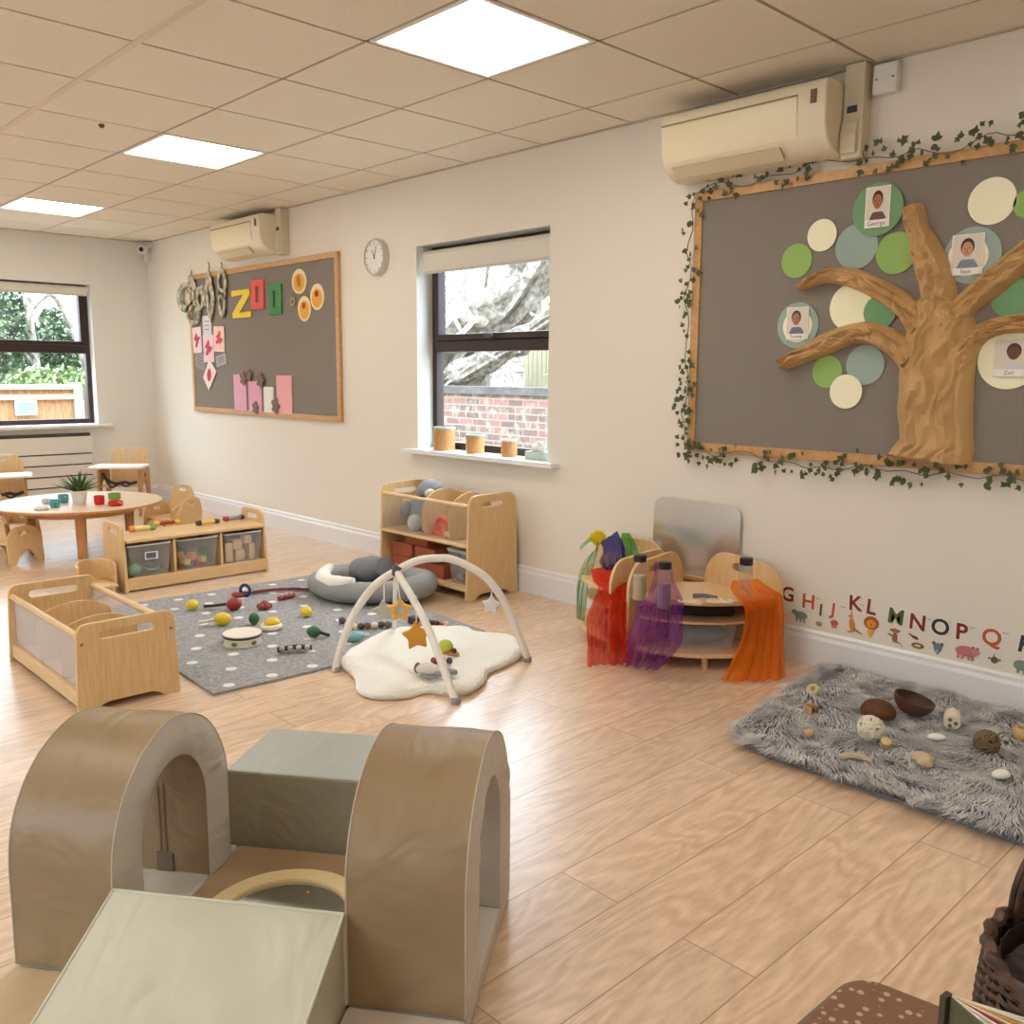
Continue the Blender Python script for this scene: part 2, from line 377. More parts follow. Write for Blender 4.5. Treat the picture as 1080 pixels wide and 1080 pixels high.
# roller blinds
def blind(w, drop, label):
    t = thing('roller_blind', label, 'blind')
    obj('roll', MB().tube([(-w/2, 0, 0), (w/2, 0, 0)], .026, 16), mat('blind_roll', (214, 206, 188), .6), t)
    obj('fabric', MB().box(-w/2+.01, w/2-.01, -.0265, -.025, -drop, .0), mat('blind_fabric', (222, 216, 202), .8, bump=.05), t, sm=0)
    obj('bottom_bar', MB().box(-w/2+.01, w/2-.01, -.031, -.02, -drop-.012, -drop+.004), mat('blind_bar', (200, 194, 180), .5), t, bev=.003)
    obj('bracket', MB().box(-w/2-.008, -w/2, -.028, .028, -.028, .05), M_WHITE, t, sm=0); obj('bracket', MB().box(w/2, w/2+.008, -.028, .028, -.028, .05), M_WHITE, t, sm=0)
    return t
t = blind(WX1-WX0-.04, .105, 'cream roller blind rolled up at the top of the single window in the long wall'); t.location = ((WX0+WX1)/2, .065, WZ1-.06)
t = blind(BY1-BY0-.04, .05, 'white roller blind rolled right up over the window in the far end wall'); t.location = (-.05, (BY0+BY1)/2, BZ1-.045); t.rotation_euler = (0, 0, pi/2)

# ------------------------------------------------------------------ outside the long-wall window
M_EARTH = mat('earth', (150, 140, 120), .95, var=.4, scale=3)
struct('ground_outside', MB().box(-14, 16, .3, 14, -.12, -.02).box(-14, -.3, YN-3, .3, -.12, -.02), M_EARTH, sm=0)
m = bpy.data.materials.new('garden_brick'); m.use_nodes = True; MATS['garden_brick'] = m; nt = m.node_tree
tc = nt.nodes.new('ShaderNodeTexCoord'); mp = nt.nodes.new('ShaderNodeMapping'); mp.inputs['Rotation'].default_value = (pi/2, 0, 0)
nt.links.new(tc.outputs['Object'], mp.inputs[0]); br = nt.nodes.new('ShaderNodeTexBrick'); nt.links.new(mp.outputs[0], br.inputs['Vector'])
br.inputs['Scale'].default_value = 1; br.inputs['Brick Width'].default_value = .225; br.inputs['Row Height'].default_value = .075; br.inputs['Mortar Size'].default_value = .008; br.inputs['Bias'].default_value = -.1
br.inputs['Color1'].default_value = srgb((120, 82, 74)); br.inputs['Color2'].default_value = srgb((72, 62, 58)); br.inputs['Mortar'].default_value = srgb((118, 112, 104))
n2 = nt.nodes.new('ShaderNodeTexNoise'); n2.inputs['Scale'].default_value = 9; n2.inputs['Detail'].default_value = 6; nt.links.new(tc.outputs['Object'], n2.inputs['Vector'])
mx = nt.nodes.new('ShaderNodeMix'); mx.data_type = 'RGBA'; mr = nt.nodes.new('ShaderNodeMapRange'); mr.inputs['From Min'].default_value = .5; mr.inputs['From Max'].default_value = .7; nt.links.new(n2.outputs['Fac'], mr.inputs[0])
nt.links.new(mr.outputs[0], mx.inputs[0]); nt.links.new(br.outputs['Color'], mx.inputs[6]); mx.inputs[7].default_value = srgb((128, 126, 114))
b = nt.nodes['Principled BSDF']; nt.links.new(mx.outputs[2], b.inputs['Base Color']); b.inputs['Roughness'].default_value = .9
o = obj('brick_wall', MB().box(-5, 6, 3.0, 3.22, -.1, 1.02), m, sm=0, label='old red and grey brick garden wall outside the window', )
tag(o, cat='wall')
obj('coping', MB().box(-5.02, 6.02, 2.97, 3.25, 1.02, 1.10), mat('coping_brick', (84, 80, 78), .9, var=.5, scale=14), o, sm=0)
g = MB(); x = .1
while x < 2.8:
    g.box(x, x+.07, 4.9, 4.92, 0, 1.72); x += .082
g.box(.1, 2.8, 4.92, 4.96, .5, .6); g.box(.1, 2.8, 4.92, 4.96, 1.5, 1.6)
tag(obj('board_fence', g, mat('pale_fence', (170, 162, 132), .85, var=.15, stretch=(9, 9, 1)), sm=0), 'pale vertical-board fence panel behind the brick wall outside', 'fence')
def gnarl(pts, rad, n=30, amp=.3, fr=3, seed=0):
    P = spline([Vector(p) for p in pts], 10); k = len(P); rows = []
    for i, p in enumerate(P):
        t = P[min(i+1, k-1)]-P[max(i-1, 0)]; t.normalize(); u = t.cross(Vector((0, 1, 0))).normalized(); v = t.cross(u)
        r = rad[0]+(rad[1]-rad[0])*i/(k-1); row = []
        for j in range(n):
            a = 2*pi*j/n; d = u*cos(a)+v*sin(a); q = p+d*r
            rid = 1-abs(noise.noise(Vector((a*2.2+seed, i*.10, seed)))*2)
            row.append(q+d*r*amp*(rid-.5+noise.noise(q*fr)))
        rows.append(row)
    return MB().grid(rows, True, True)
M_BARK = mat('pale_bark', (150, 142, 130), .95, var=.7, scale=16, bump=.8, bscale=30)
t = thing('gnarled_tree', 'thick twisted pale old trunk leaning beyond the brick wall outside', 'tree', (1.0, 3.9, 0))
def rel(pts, o=(1.0, 3.9, 0)): return [Vector(p)-Vector(o) for p in pts]
obj('trunk', gnarl(rel([(-2.0, 4.0, -.1), (-.9, 4.0, .9), (-.2, 4.0, 1.45), (.45, 3.95, 1.85), (.95, 3.95, 2.15), (1.6, 4.0, 2.9), (2.0, 4.0, 3.6)]), (.46, .24), amp=.55), M_BARK, t, sm=60)
obj('trunk', gnarl(rel([(-.9, 3.8, -.1), (-.2, 3.7, .95), (.5, 3.6, 1.3), (1.3, 3.65, 1.62), (2.4, 3.8, 2.2)]), (.17, .11), amp=.5, seed=4), M_BARK, t, sm=60)
for P in ([(-.3, 3.5, 2.3), (.2, 3.45, 2.1), (.7, 3.4, 1.6), (1.2, 3.4, 1.4)], [(.4, 3.9, 1.9), (.9, 3.6, 2.6), (1.8, 3.5, 3.1)], [(1.0, 3.9, 2.1), (1.5, 3.8, 1.9), (2.2, 3.7, 2.6)]):
    obj('branch', MB().tube(spline(rel(P)), .022, 6), M_BARK, t)
g = MB()
for k in range(700):
    p = Vector((R.uniform(-3.6, 1.2), R.uniform(5.4, 7.2), R.uniform(.8, 3.4))); d = Vector((R.uniform(-1, 1), R.uniform(-.3, .3), R.uniform(-.6, 1.2))).normalized()
    P = [p]
    for j in range(5): d = (d+Vector((R.uniform(-.5, .5), 0, R.uniform(-.5, .5)))).normalized(); P.append(P[-1]+d*R.uniform(.12, .35))
    g.tube(P, [.018, .015, .012, .009, .006, .003], 4)
tag(obj('bare_twigs', g, mat('pale_twig', (150, 146, 134), .9), sm=0), 'tangle of bare pale twigs behind the gnarled tree outside', 'twigs', kind='stuff')
# ------------------------------------------------------------------ outside the far end window
fx = -3.0
g = MB(); y = -6.0
while y < .20:
    g.box(fx-.02, fx+R.uniform(-.004, .004), y, y+.098, -.02, 1.02); y += .1
t = thing('close_board_fence', 'orange-brown timber fence seen through the far end window', 'fence', (0, 0, 0))
M_FENCE = mat('fence_timber', (160, 118, 80), .85, var=.3, scale=5, stretch=(9, 9, 1.2), c2=(128, 88, 56))
obj('boards', g, M_FENCE, t, sm=0)
obj('rail', MB().box(fx, fx+.05, -6, .22, .90, .96), mat('fence_rail', (160, 140, 108), .8), t, sm=0)
obj('rail', MB().box(fx-.03, fx+.05, -6, .22, 1.02, 1.08), MATS['fence_rail'], t, sm=0)
obj('post', MB().box(fx-.05, fx+.06, .22, .32, -.02, 1.10), mat('grey_post', (130, 122, 108), .8), t, sm=0)
obj('post', MB().box(fx-.05, fx+.06, .36, .42, -.02, 1.02), MATS['grey_post'], t, sm=0)
t = thing('fence_sign', 'small pale green notice fixed to the timber fence outside', 'sign', (fx+.052, (-0.325,0.806)[0], (-0.325,0.806)[1]))
obj('sign_board', MB().box(0, .006, -.12, .12, -.085, .085), mat('sign_white', (180, 186, 180), .5), t, sm=0)
obj('sign_print', MB().box(.0062, .008, -.10, .10, -.066, .066), mat('sign_green', (118, 160, 140), .5), t, sm=0)
g = MB()
for k in range(4): g.box(.0082, .009, -.085, .085-.04*(k % 2), .04-.03*k, .046-.03*k)
obj('sign_text', g, mat('sign_text_green', (60, 100, 84), .5), t, sm=0)
def leaves(c, r, n, s):
    g = MB()
    for k in range(n):
        while True:
            d = Vector((R.uniform(-1, 1), R.uniform(-1, 1), R.uniform(-1, 1)))
            if .3 < d.length < 1: break
        p = Vector(c)+Vector((d.x*r[0], d.y*r[1], d.z*r[2])); a = Vector((R.uniform(-1, 1), R.uniform(-1, 1), R.uniform(-1, 1))).normalized(); b_ = a.orthogonal().normalized(); q = s*R.uniform(.6, 1.3)
        g.add([p-a*q, p+b_*q*.45, p+a*q, p-b_*q*.45], [(0, 1, 2, 3)])
    return g
M_LEAFD = mat('dark_ivy_leaf', (72, 94, 58), .5, var=.5, scale=3); M_LEAFL = mat('light_leaf', (120, 142, 88), .6, var=.4, scale=3)
shr = [((-5.2, .05, 1.55), (.5, .45, .95), M_LEAFD, 'dark green ivy-covered bush at the left beyond the timber fence'),
       ((-5.6, .85, 1.35), (.5, .32, .8), M_LEAFD, 'dark green bush beside the pale trunk beyond the timber fence'),
       ((-4.5, .55, 1.05), (.3, .75, .25), M_LEAFL, 'light green bushy growth just above the timber fence')]
for c, r, mm_, l in shr:
    t = thing('shrub', l, 'shrub', (c[0], c[1], 0))
    obj('foliage', leaves((0, 0, c[2]), r, 2600 if mm_ is M_LEAFD else 1200, .05), mm_, t, sm=0)
    obj('stem', MB().tube([(0, 0, -.05), (.05, .05, c[2]*.6), (0, .1, c[2])], .04, 8), M_BARK, t)
t = thing('bare_tree', 'pale bare tree with arching branches beyond the timber fence', 'tree', (-4.9, .36, 0))
for P, r in (([(0, 0.02, -.05), (0, .03, 1.2), (0, -.02, 2.0), (0, -.06, 3.4)], .055), ([(0, 0, 2.05), (0, .28, 2.28), (0, .50, 1.9), (0, .66, 1.3), (0, .7, .8)], .035), ([(0, 0, 1.3), (0, -.2, 1.6), (0, -.5, 1.8)], .02), ([(0, .3, 2.1), (0, .7, 2.4), (.1, 1.2, 2.3)], .02)):
    obj('trunk' if r > .05 else 'branch', MB().tube(spline(P), r, 8), M_BARK, t)
g = MB()
for k in range(260):
    p = Vector((R.uniform(-8, -5.6), R.uniform(-.4, 2.6), R.uniform(.6, 3))); d = Vector((0, R.uniform(-1, 1), R.uniform(.2, 1.2))).normalized(); P = [p]
    for j in range(4): d = (d+Vector((0, R.uniform(-.5, .5), R.uniform(-.4, .4)))).normalized(); P.append(P[-1]+d*R.uniform(.15, .35))
    g.tube(P, [.016, .013, .01, .007, .004], 4)
tag(obj('bare_twigs', g, MATS['pale_twig'], sm=0), 'thin pale twigs behind the bushes outside the far window', 'twigs', kind='stuff')

# ------------------------------------------------------------------ radiator cover
t = thing('radiator_cover', 'white slatted radiator cover under the far end window', 'radiator cover', (0, 0, 0))
RY0, RY1 = -2.3, -.63
obj('box', MB().box(.001, .05, RY0, RY1-.005, .03, .68), mat('dark_slot', (70, 52, 46), .7), t, sm=0)
zs = [.05, .093, .107, .193, .205, .292, .304, .393, .405, .49, .502, .652]
for k in range(0, len(zs), 2): obj('slat', MB().box(.03, .085, RY0, RY1, zs[k], zs[k+1]), mat('cover_white', (222, 218, 210), .5), t, sm=0, bev=.003)
obj('end_panel', MB().box(.001, .03, RY1-.004, RY1, .03, .66), MATS['cover_white'], t, sm=0)

# ------------------------------------------------------------------ air conditioners
M_AC = mat('ac_cream', (236, 224, 196), .4); M_AC2 = mat('ac_cream_panel', (242, 228, 194), .35)
def aircon(x, zb, label, label2):
    t = thing('air_conditioner', label, 'air conditioner', (x, 0, zb))
    w, h = .78, .27
    prof = [(0, 0), (-.07, -.004), (-.13, .012), (-.175, .05), (-.195, .10), (-.200, h-.03), (-.19, h-.006), (-.17, h), (0, h)]
    rows = [[(xx, p[0], p[1]) for p in prof] for xx in (-w/2, w/2)]
    obj('body', MB().grid(rows, True, True), M_AC, t, sm=35, bev=.006)
    g = MB().grid([[(xx, p[0]-.004, p[1]) for p in [(-.172, .055), (-.194, .10), (-.199, h-.055), (-.19, h-.055), (-.17, .058)]] for xx in (-w/2+.004, w/2-.12)], True, True)
    obj('front_panel', g, M_AC2, t, sm=35, bev=.003)
    obj('louvre', MB().grid([[(xx, p[0], p[1]) for p in [(-.135, .008), (-.178, .046), (-.184, .043), (-.14, .0)]] for xx in (-w/2+.05, w/2-.20)], True, True), mat('ac_louvre', (214, 198, 164), .5), t, sm=0)
    obj('groove', MB().box(-w/2+.002, w/2-.12, -.2015, -.198, h-.052, h-.046), mat('ac_groove', (150, 132, 100), .6), t, sm=0)
    obj('label_plate', MB().box(w/2-.065, w/2-.04, -.2025, -.199, h-.09, h-.04), mat('ac_label', (120, 90, 62), .5), t, sm=0, label='small brown label')
    t2 = thing('pipe_trunking', label2, 'trunking', (x+w/2+.0, 0, zb))
    obj('duct', MB().box(.004, .085, -.07, -.001, -.02, H-zb-.004), mat('duct_white', (216, 204, 178), .5), t2, sm=0, bev=.004)
    obj('elbow', MB().grid([[(xx, y, z) for y, z in ((-.001, -.02), (-.085, -.0), (-.09, .07), (-.078, .12), (-.001, .13))] for xx in (.004, .07)], True, True), MATS['duct_white'], t2, sm=0, bev=.006)
    obj('badge', MB().box(.022, .062, -.0735, -.0705, .15, .175), mat('badge_blue', (60, 70, 96), .4), t2, sm=0, label='small dark blue badge')
    return t
AX = (6.164,2.262)[0]; AZ = ((7.021,2.083)[1]+(6.094,2.125)[1])/2
aircon(AX+.39, AZ, 'cream wall air conditioner above the large tree display board', 'white pipe trunking rising to the ceiling beside the nearer air conditioner')
aircon((1.746,2.296)[0]+.39, AZ+.02, 'cream wall air conditioner high over the far display board', 'white pipe trunking beside the farther air conditioner')
bx = (7.094,2.365,0.101,0.100)
t = thing('junction_box', 'white square electrical box on the wall just under the ceiling', 'junction box', (bx[0], 0, bx[1]))
obj('box', MB().box(-.048, .048, -.04, -.001, -.055, .055), M_WHITE, t, bev=.006)
for s in (-1, 1): obj('screw', MB().lathe([(.004, 0), (.004, .003), (.001, .004)], 10, Matrix.Translation((s*.032, -.04, 0)) @ Matrix.Rotation(pi/2, 4, 'X')), mat('screw_grey', (110, 104, 96), .4, .8), t)
# security camera
t = thing('security_camera', 'small white dome security camera in the far corner under the ceiling', 'camera', (.10, -.075, 2.36))
obj('mount', MB().box(-.098, .03, -.02, .074, .02, .075), M_WHITE, t, bev=.006)
obj('housing', MB().ball((.03, -.02, 0), (.05, .05, .045)), M_WHITE, t)
obj('lens', MB().ball((.062, -.042, -.006), (.022, .022, .022)), M_BLACK, t, label='black lens')
obj('cable_box', MB().box(-.06, -.02, .03, .074, -.11, -.02), M_WHITE, t, bev=.004)
# clock
t = thing('wall_clock', 'round white wall clock between the far board and the window', 'clock', (3.735, 0, 1.99))
mx_ = Matrix.Rotation(pi/2, 4, 'X')
obj('rim', MB().lathe([(.118, .001), (.118, .035), (.112, .044), (.104, .044), (.104, .034)], 40, mx_), mat('clock_rim', (205, 198, 188), .3, .3), t)
obj('face', MB().lathe([(.001, .03), (.104, .03), (.104, .034), (.001, .0342)], 40, mx_), mat('clock_face', (232, 228, 220), .5), t)
g = MB()
for k in range(12):
    a = k*pi/6; g.add([(cos(a+.03*s)*r, -.0352, sin(a+.03*s)*r) for s, r in ((-1, .082), (1, .082), (.8, .096), (-.8, .096))], [(0, 1, 2, 3)])
obj('numerals', g, M_BLACK, t, sm=0)
for a, l in ((radians(120), .055), (radians(68), .075)):
    d = Vector((cos(a), 0, sin(a))); n_ = Vector((-sin(a), 0, cos(a)))*.004
    obj('hand', MB().add([d*-.012-n_+Vector((0, -.037, 0)), d*l-n_*.5+Vector((0, -.037, 0)), d*l+n_*.5+Vector((0, -.037, 0)), d*-.012+n_+Vector((0, -.037, 0))], [(0, 1, 2, 3)]), M_BLACK, t, sm=0)

# ------------------------------------------------------------------ display boards
M_FELT = mat('grey_felt', (140, 131, 122), .95, bump=.3, bscale=260, var=.06, scale=120)
def board(x0, x1, z0, z1, fw_, label):
    t = thing('display_board', label, 'display board', ((x0+x1)/2, 0, z0)); w = (x1-x0)/2; h = z1-z0
    obj('felt_panel', MB().box(-w+fw_*.5, w-fw_*.5, -.018, -.002, fw_*.5, h-fw_*.5), M_FELT, t, sm=0)
    for a in ((-w, w, 0, fw_), (-w, w, h-fw_, h), (-w, -w+fw_, fw_, h-fw_), (w-fw_, w, fw_, h-fw_)):
        obj('frame_strip', MB().box(a[0], a[1], -.028, -.001, a[2], a[3]), M_FRAME, t, sm=0, bev=.003)
    return t
board(.92, 3.285, .895, 2.07, .04, 'grey felt notice board on the far part of the wall with ZOO letters')
board(6.235, 8.62, .888, 2.06, .042, 'large grey felt display board carrying the brown paper tree')
YB = -.0185
def onb(name, outer, c, layer, label, cat, x, z, th=.0025, holes=(), group=None, rot=0, c2=None):
    mt = c if not isinstance(c, tuple) else mat('paper_%d_%d_%d' % c, c, .8, bump=.05, bscale=80)
    t = obj(name, plate(outer, th, holes, 0, xz()), mt, sm=0, loc=(x, YB-.002-th/2-.0035*layer, z), rot=(0, rot, 0))
    return tag(t, label, cat, group)
GR, DG, TE, CR = (150, 188, 104), (120, 168, 122), (158, 178, 170), (250, 246, 214)
discs = [((6.756,1.719,0.070), GR, 0, 'bright green paper circle at the left end of the upper circles'), ((6.865,1.811,0.064), CR, 1, 'small cream paper circle at the top left of the tree'),
 ((7.014,1.753,0.088), TE, 0, 'plain teal paper circle between cream and green circles, top of the tree'), ((7.177,1.713,0.079), GR, 1, 'bright green paper circle touching the top branch'),
 ((7.094,1.885,0.101), DG, 2, 'large dark green paper circle holding a photo, highest on the tree'), ((7.510,1.864,0.082), CR, 0, 'plain cream paper circle at the upper right of the board'),
 ((7.457,1.681,0.101), TE, 0, 'large teal paper circle with a cream circle and photo on it'), ((7.444,1.676,0.071), CR, 1, 'cream paper circle stuck on the large teal circle'),
 ((7.010,1.517,0.094), CR, 0, 'large plain cream paper circle between the two left branches'), ((7.128,1.493,0.066), DG, 1, 'dark green paper circle overlapping the large plain cream circle'),
 ((6.776,1.453,0.095), TE, 0, 'teal paper circle with photo at the left edge of the tree'), ((6.777,1.449,0.067), CR, 1, 'cream paper circle stuck on the leftmost teal circle'),
 ((6.921,1.260,0.066), GR, 0, 'bright green paper circle below the lowest left branch'), ((7.081,1.287,0.079), TE, 0, 'plain teal paper circle under the lowest left branch'),
 ((7.008,1.180,0.069), CR, 1, 'small cream paper circle, lowest of all the circles'), ((7.604,1.522,0.070), DG, 0, 'dark green paper circle between the two right branches'),
 ((7.610,1.303,0.104), CR, 0, 'large cream paper circle with a photo, right of the trunk'), ((7.632,1.842,0.051), GR, 0, 'bright green paper circle cut by the right edge of the picture')]

for (x, z, r), c, ly, l in discs: onb('paper_circle', oval(2*r, 2*r, n=40), c, ly, l, 'paper circle', x, z, group='paper circles on the tree board')
def photo(x, z, w, h, ly, name, skin, hair, top, label, caph=.18, hx=0):
    t = thing('photo_card', label, 'photo', (x, YB-.0026-.0035*ly, z), 0, 'photo cards on the tree board')
    obj('card', plate(rrect(w, h, .002), .0015, (), 0, xz()), mat('photo_paper', (244, 238, 224), .5), t, sm=0)
    obj('photo_background', plate(rrect(w*.92, h*(.96-caph), .002, 0, h*caph*.5), .0008, (), 0, xz(0, -.0013)), mat('photo_bg', (226, 214, 198), .5), t, sm=0)
    hz = h*.16
    obj('shoulders', plate(rpoly([(-w*.32+hx, -h*(.5-caph)+.002), (w*.38+hx, -h*(.5-caph)+.002), (w*.22+hx, -h*.12), (-w*.18+hx, -h*.12)], .008), .0008, (), 0, xz(0, -.0022)), mat('photo_top_%d' % top[0], top, .6), t, sm=0)
    obj('hair', plate(oval(w*.42, h*.42, hx, hz+h*.03), .0008, (), 0, xz(0, -.0030)), mat('photo_hair_%d' % hair[0], hair, .6), t, sm=0)
    f = obj('face', plate(oval(w*.34, h*.36, hx, hz-h*.03), .0008, (), 0, xz(0, -.0038)), mat('photo_skin_%d' % skin[0], skin, .6), t, sm=0)
    g = MB()
    for s in (-1, 1): g.box(hx+s*w*.07-w*.025, hx+s*w*.07+w*.025, -.0046, -.0043, hz-h*.02, hz+h*.0)
    g.box(hx-w*.05, hx+w*.05, -.0046, -.0043, hz-h*.13, hz-h*.115); g.box(hx-w*.015, hx+w*.015, -.0046, -.0043, hz-h*.08, hz-h*.055)
    obj('features', g, mat('photo_feature', (84, 50, 38), .6), f, sm=0)
    cp = obj('caption_strip', plate(rrect(w*.8, h*caph, .004), .0008, (), 0, xz(0, -.005, -h*.5+h*caph*.5)), mat('caption_white', (248, 244, 238), .5), t, sm=0)
    obj('caption', text(name, h*caph*.85, .0004, xz(0, -.0056, -h*.5+h*caph*.52)), mat('caption_ink', (96, 84, 76), .6), cp, sm=0)
a = (7.096,1.893,0.099,0.154); photo(a[0], a[1], a[2], a[3], 3.6, 'George', (176, 108, 74), (70, 40, 28), (112, 76, 66), 'portrait card of a young child in dark clothing, on the highest green circle')
a = (7.443,1.684,0.113,0.145); photo(a[0], a[1], a[2], a[3], 2.6, 'Sean', (206, 148, 118), (74, 46, 36), (132, 142, 158), 'portrait card of a child in a grey-blue top, on the right teal circle', .16)
a = (6.778,1.461,0.101,0.133); photo(a[0], a[1], a[2], a[3], 2.6, 'Tommy', (178, 124, 100), (84, 62, 54), (118, 114, 132), 'portrait card of a child in a grey top, on the leftmost teal circle', .16, -.004)
a = (7.619,1.311,0.116,0.130); photo(a[0], a[1], a[2], a[3], 1.6, 'Zuri', (110, 70, 56), (72, 50, 44), (214, 214, 220), 'portrait card of a child in a white top, on the cream circle by the trunk', .18, .01)

# crumpled brown paper tree
M_KRAFT = mat('kraft_paper', (204, 164, 110), .7, bump=.35, bscale=18, var=.10, scale=6)
def tri(u): return abs((u % 1)-.5)*2
def crumple(t, l, s=0, k=3.0, tw=.0):
    q = Vector((t*2.2, l*5, s)); w1 = noise.noise(q)*1.1; w2 = noise.noise(q*1.7+Vector((7, 3, s)))
    a = tri(t*k+l*tw+w1*.7+s*.3); b_ = tri(t*k*1.9-l*4.5+w2*1.3); c_ = tri(l*7+t*2.5+w2*2)
    return a*.024+b_*.012+c_*.010*abs(w1)+abs(noise.noise(q*6))*.005
tree = thing('paper_tree', 'crumpled brown paper tree with trunk and branches fixed to the display board', 'paper tree', (7.3, 0, .9))
def sheet(name, rows, bulge, n=26, seed=0, lift=.012, kf=3.2, tw=0):
    g = MB(); out = []
    RR = []
    for i in range(len(rows)-1):
        for k in range(9):
            t = k/9; RR.append([rows[i][q]+(rows[i+1][q]-rows[i][q])*t for q in range(4)])
    RR.append(rows[-1])
    for i, (xa, za, xb, zb) in enumerate(RR):
        row = []
        for j in range(n+1):
            t = j/n; x = xa+(xb-xa)*t; z = za+(zb-za)*t
            d = bulge*max(0, 1-(2*t-1)**4)**.5
            e_ = min(1, 5*t, 5*(1-t))
            row.append((x-7.3+noise.noise(Vector((z*14, t*3, seed)))*.006, YB-lift*(.2+.8*e_)-d-crumple(t, i*.013, seed, kf, tw)*e_, z-.9))
        out.append(row)
    g.grid(out)
    me = g.mesh(name); o = obj(name, me, M_KRAFT, tree, sm=0); smooth(me, 16); return o
TR = [((7.200,0.941), (7.516,0.917)), ((7.241,1.004), (7.522,0.970)), ((7.225,1.122), (7.508,1.096)), ((7.221,1.232), (7.502,1.217)), ((7.222,1.312), (7.502,1.303)), ((7.232,1.384), (7.506,1.378)), ((7.259,1.466), (7.487,1.447)), ((7.275,1.532), (7.429,1.517))]
sheet('trunk', [(a[0], a[1], b_[0], b_[1]) for a, b_ in TR], .03, 56, 0, .018)
def branch(pts, wid, seed, bulge=.022):
    P = spline([Vector((p[0], p[1], 0)) for p in pts], 2); rows = []
    n = len(P)
    for i, p in enumerate(P):
        t = (P[min(i+1, n-1)]-P[max(i-1, 0)]).normalized(); nn = Vector((-t.y, t.x, 0)); f_ = i/(n-1)*(len(wid)-1); k = min(int(f_), len(wid)-2)
        w_ = (wid[k]+(wid[k+1]-wid[k])*(f_-k))*(1+.12*noise.noise(p*18)); a = p+nn*w_; b_ = p-nn*w_; rows.append((a.x, a.y, b_.x, b_.y))
    sheet('branch', rows, bulge, 20, seed, .014, 1.6, 1.3)
branch([(6.784,1.608), (6.888,1.647), (7.010,1.631), (7.130,1.575), (7.235,1.502), (7.301,1.428)], [.018, .034, .04, .045, .06], 1)
branch([(6.723,1.291), (6.851,1.346), (6.973,1.397), (7.071,1.417), (7.169,1.385), (7.274,1.311)], [.025, .045, .045, .045, .06], 2)
branch([(7.229,1.877), (7.258,1.780), (7.308,1.672), (7.347,1.566), (7.371,1.426)], [.04, .045, .06, .065, .075], 3)
branch([(7.670,1.697), (7.579,1.614), (7.490,1.541), (7.429,1.476), (7.401,1.401)], [.045, .05, .05, .05, .06], 4)
branch([(7.692,1.432), (7.595,1.429), (7.520,1.405), (7.472,1.351), (7.438,1.275)], [.036, .034, .034, .04, .06], 5)

# artificial ivy garlands round the board
M_IVY = mat('ivy_leaf', (84, 92, 48), .5, var=.4, scale=30); M_VINE = mat('ivy_vine', (120, 104, 66), .6)
def ivyleaf(g, p, s, a, tilt):
    pts = [(0, 0), (.35, .12), (.6, .5), (.28, .62), (0, 1.15), (-.28, .62), (-.6, .5), (-.35, .12)]
    m_ = Matrix.Translation(p) @ Matrix.Rotation(tilt, 4, 'Z') @ Matrix.Rotation(a, 4, 'Y')
    vs = [m_ @ Vector((x*s, -.15*s*abs(x)-.1*s*y, y*s)) for x, y in pts]
    g.add(vs+[m_ @ Vector((0, -.05*s, .5*s))], [(8, i, (i+1) % 8) for i in range(8)])
def garland(path, label, jit, dens, down=False):
    P = spline([Vector((p[0], -.036, p[1])) for p in path], 10); t = thing('ivy_garland', label, 'garland', P[0])
    Q = [p+Vector((noise.noise(p*9)*jit, -abs(noise.noise(p*7))*.008, noise.noise(p*9+Vector((5, 5, 5)))*jit))-P[0] for p in P]
    obj('vine', MB().tube(Q, .0022, 5), M_VINE, t, sm=0)
    g = MB(); L_ = sum((Q[i+1]-Q[i]).length for i in range(len(Q)-1)); n = int(L_*dens)
    for k in range(n):
        i = R.randrange(len(Q)-1); p = Q[i].lerp(Q[i+1], R.random())
        if noise.noise(p*5+Vector((3, 0, 0))) < -.22: continue
        dz = R.uniform(-1, 1)*jit*1.3
        ivyleaf(g, p+Vector((R.uniform(-1, 1)*jit, -.004-R.random()*.008, dz)), R.uniform(.017, .030), R.uniform(0, 2*pi), R.uniform(-.6, .6))
    lf = obj('leaves', g, M_IVY, t, sm=0); lf['kind'] = 'stuff'
BX0, BX1, BZa, BZb = 6.235, 8.5, .888, 2.06
garland([(BX0-.01, BZb+.0), (6.6, BZb+.012), (7, BZb+.02), (7.4, BZb+.015), (7.8, BZb+.03), (8.4, BZb+.02)], 'green ivy garland trailing along the top edge of the tree board', .042, 80)
garland([(BX0-.0, BZb-.02), (BX0-.02, 1.7), (BX0-.01, 1.4), (BX0-.02, 1.1), (BX0+.0, .9)], 'green ivy garland hanging down the left edge of the tree board', .042, 80)
garland([(BX0+.02, .905), (6.6, .885), (7.0, .875), (7.4, .87), (7.9, .865), (8.4, .87)], 'green ivy garland along the bottom edge of the tree board', .040, 95)

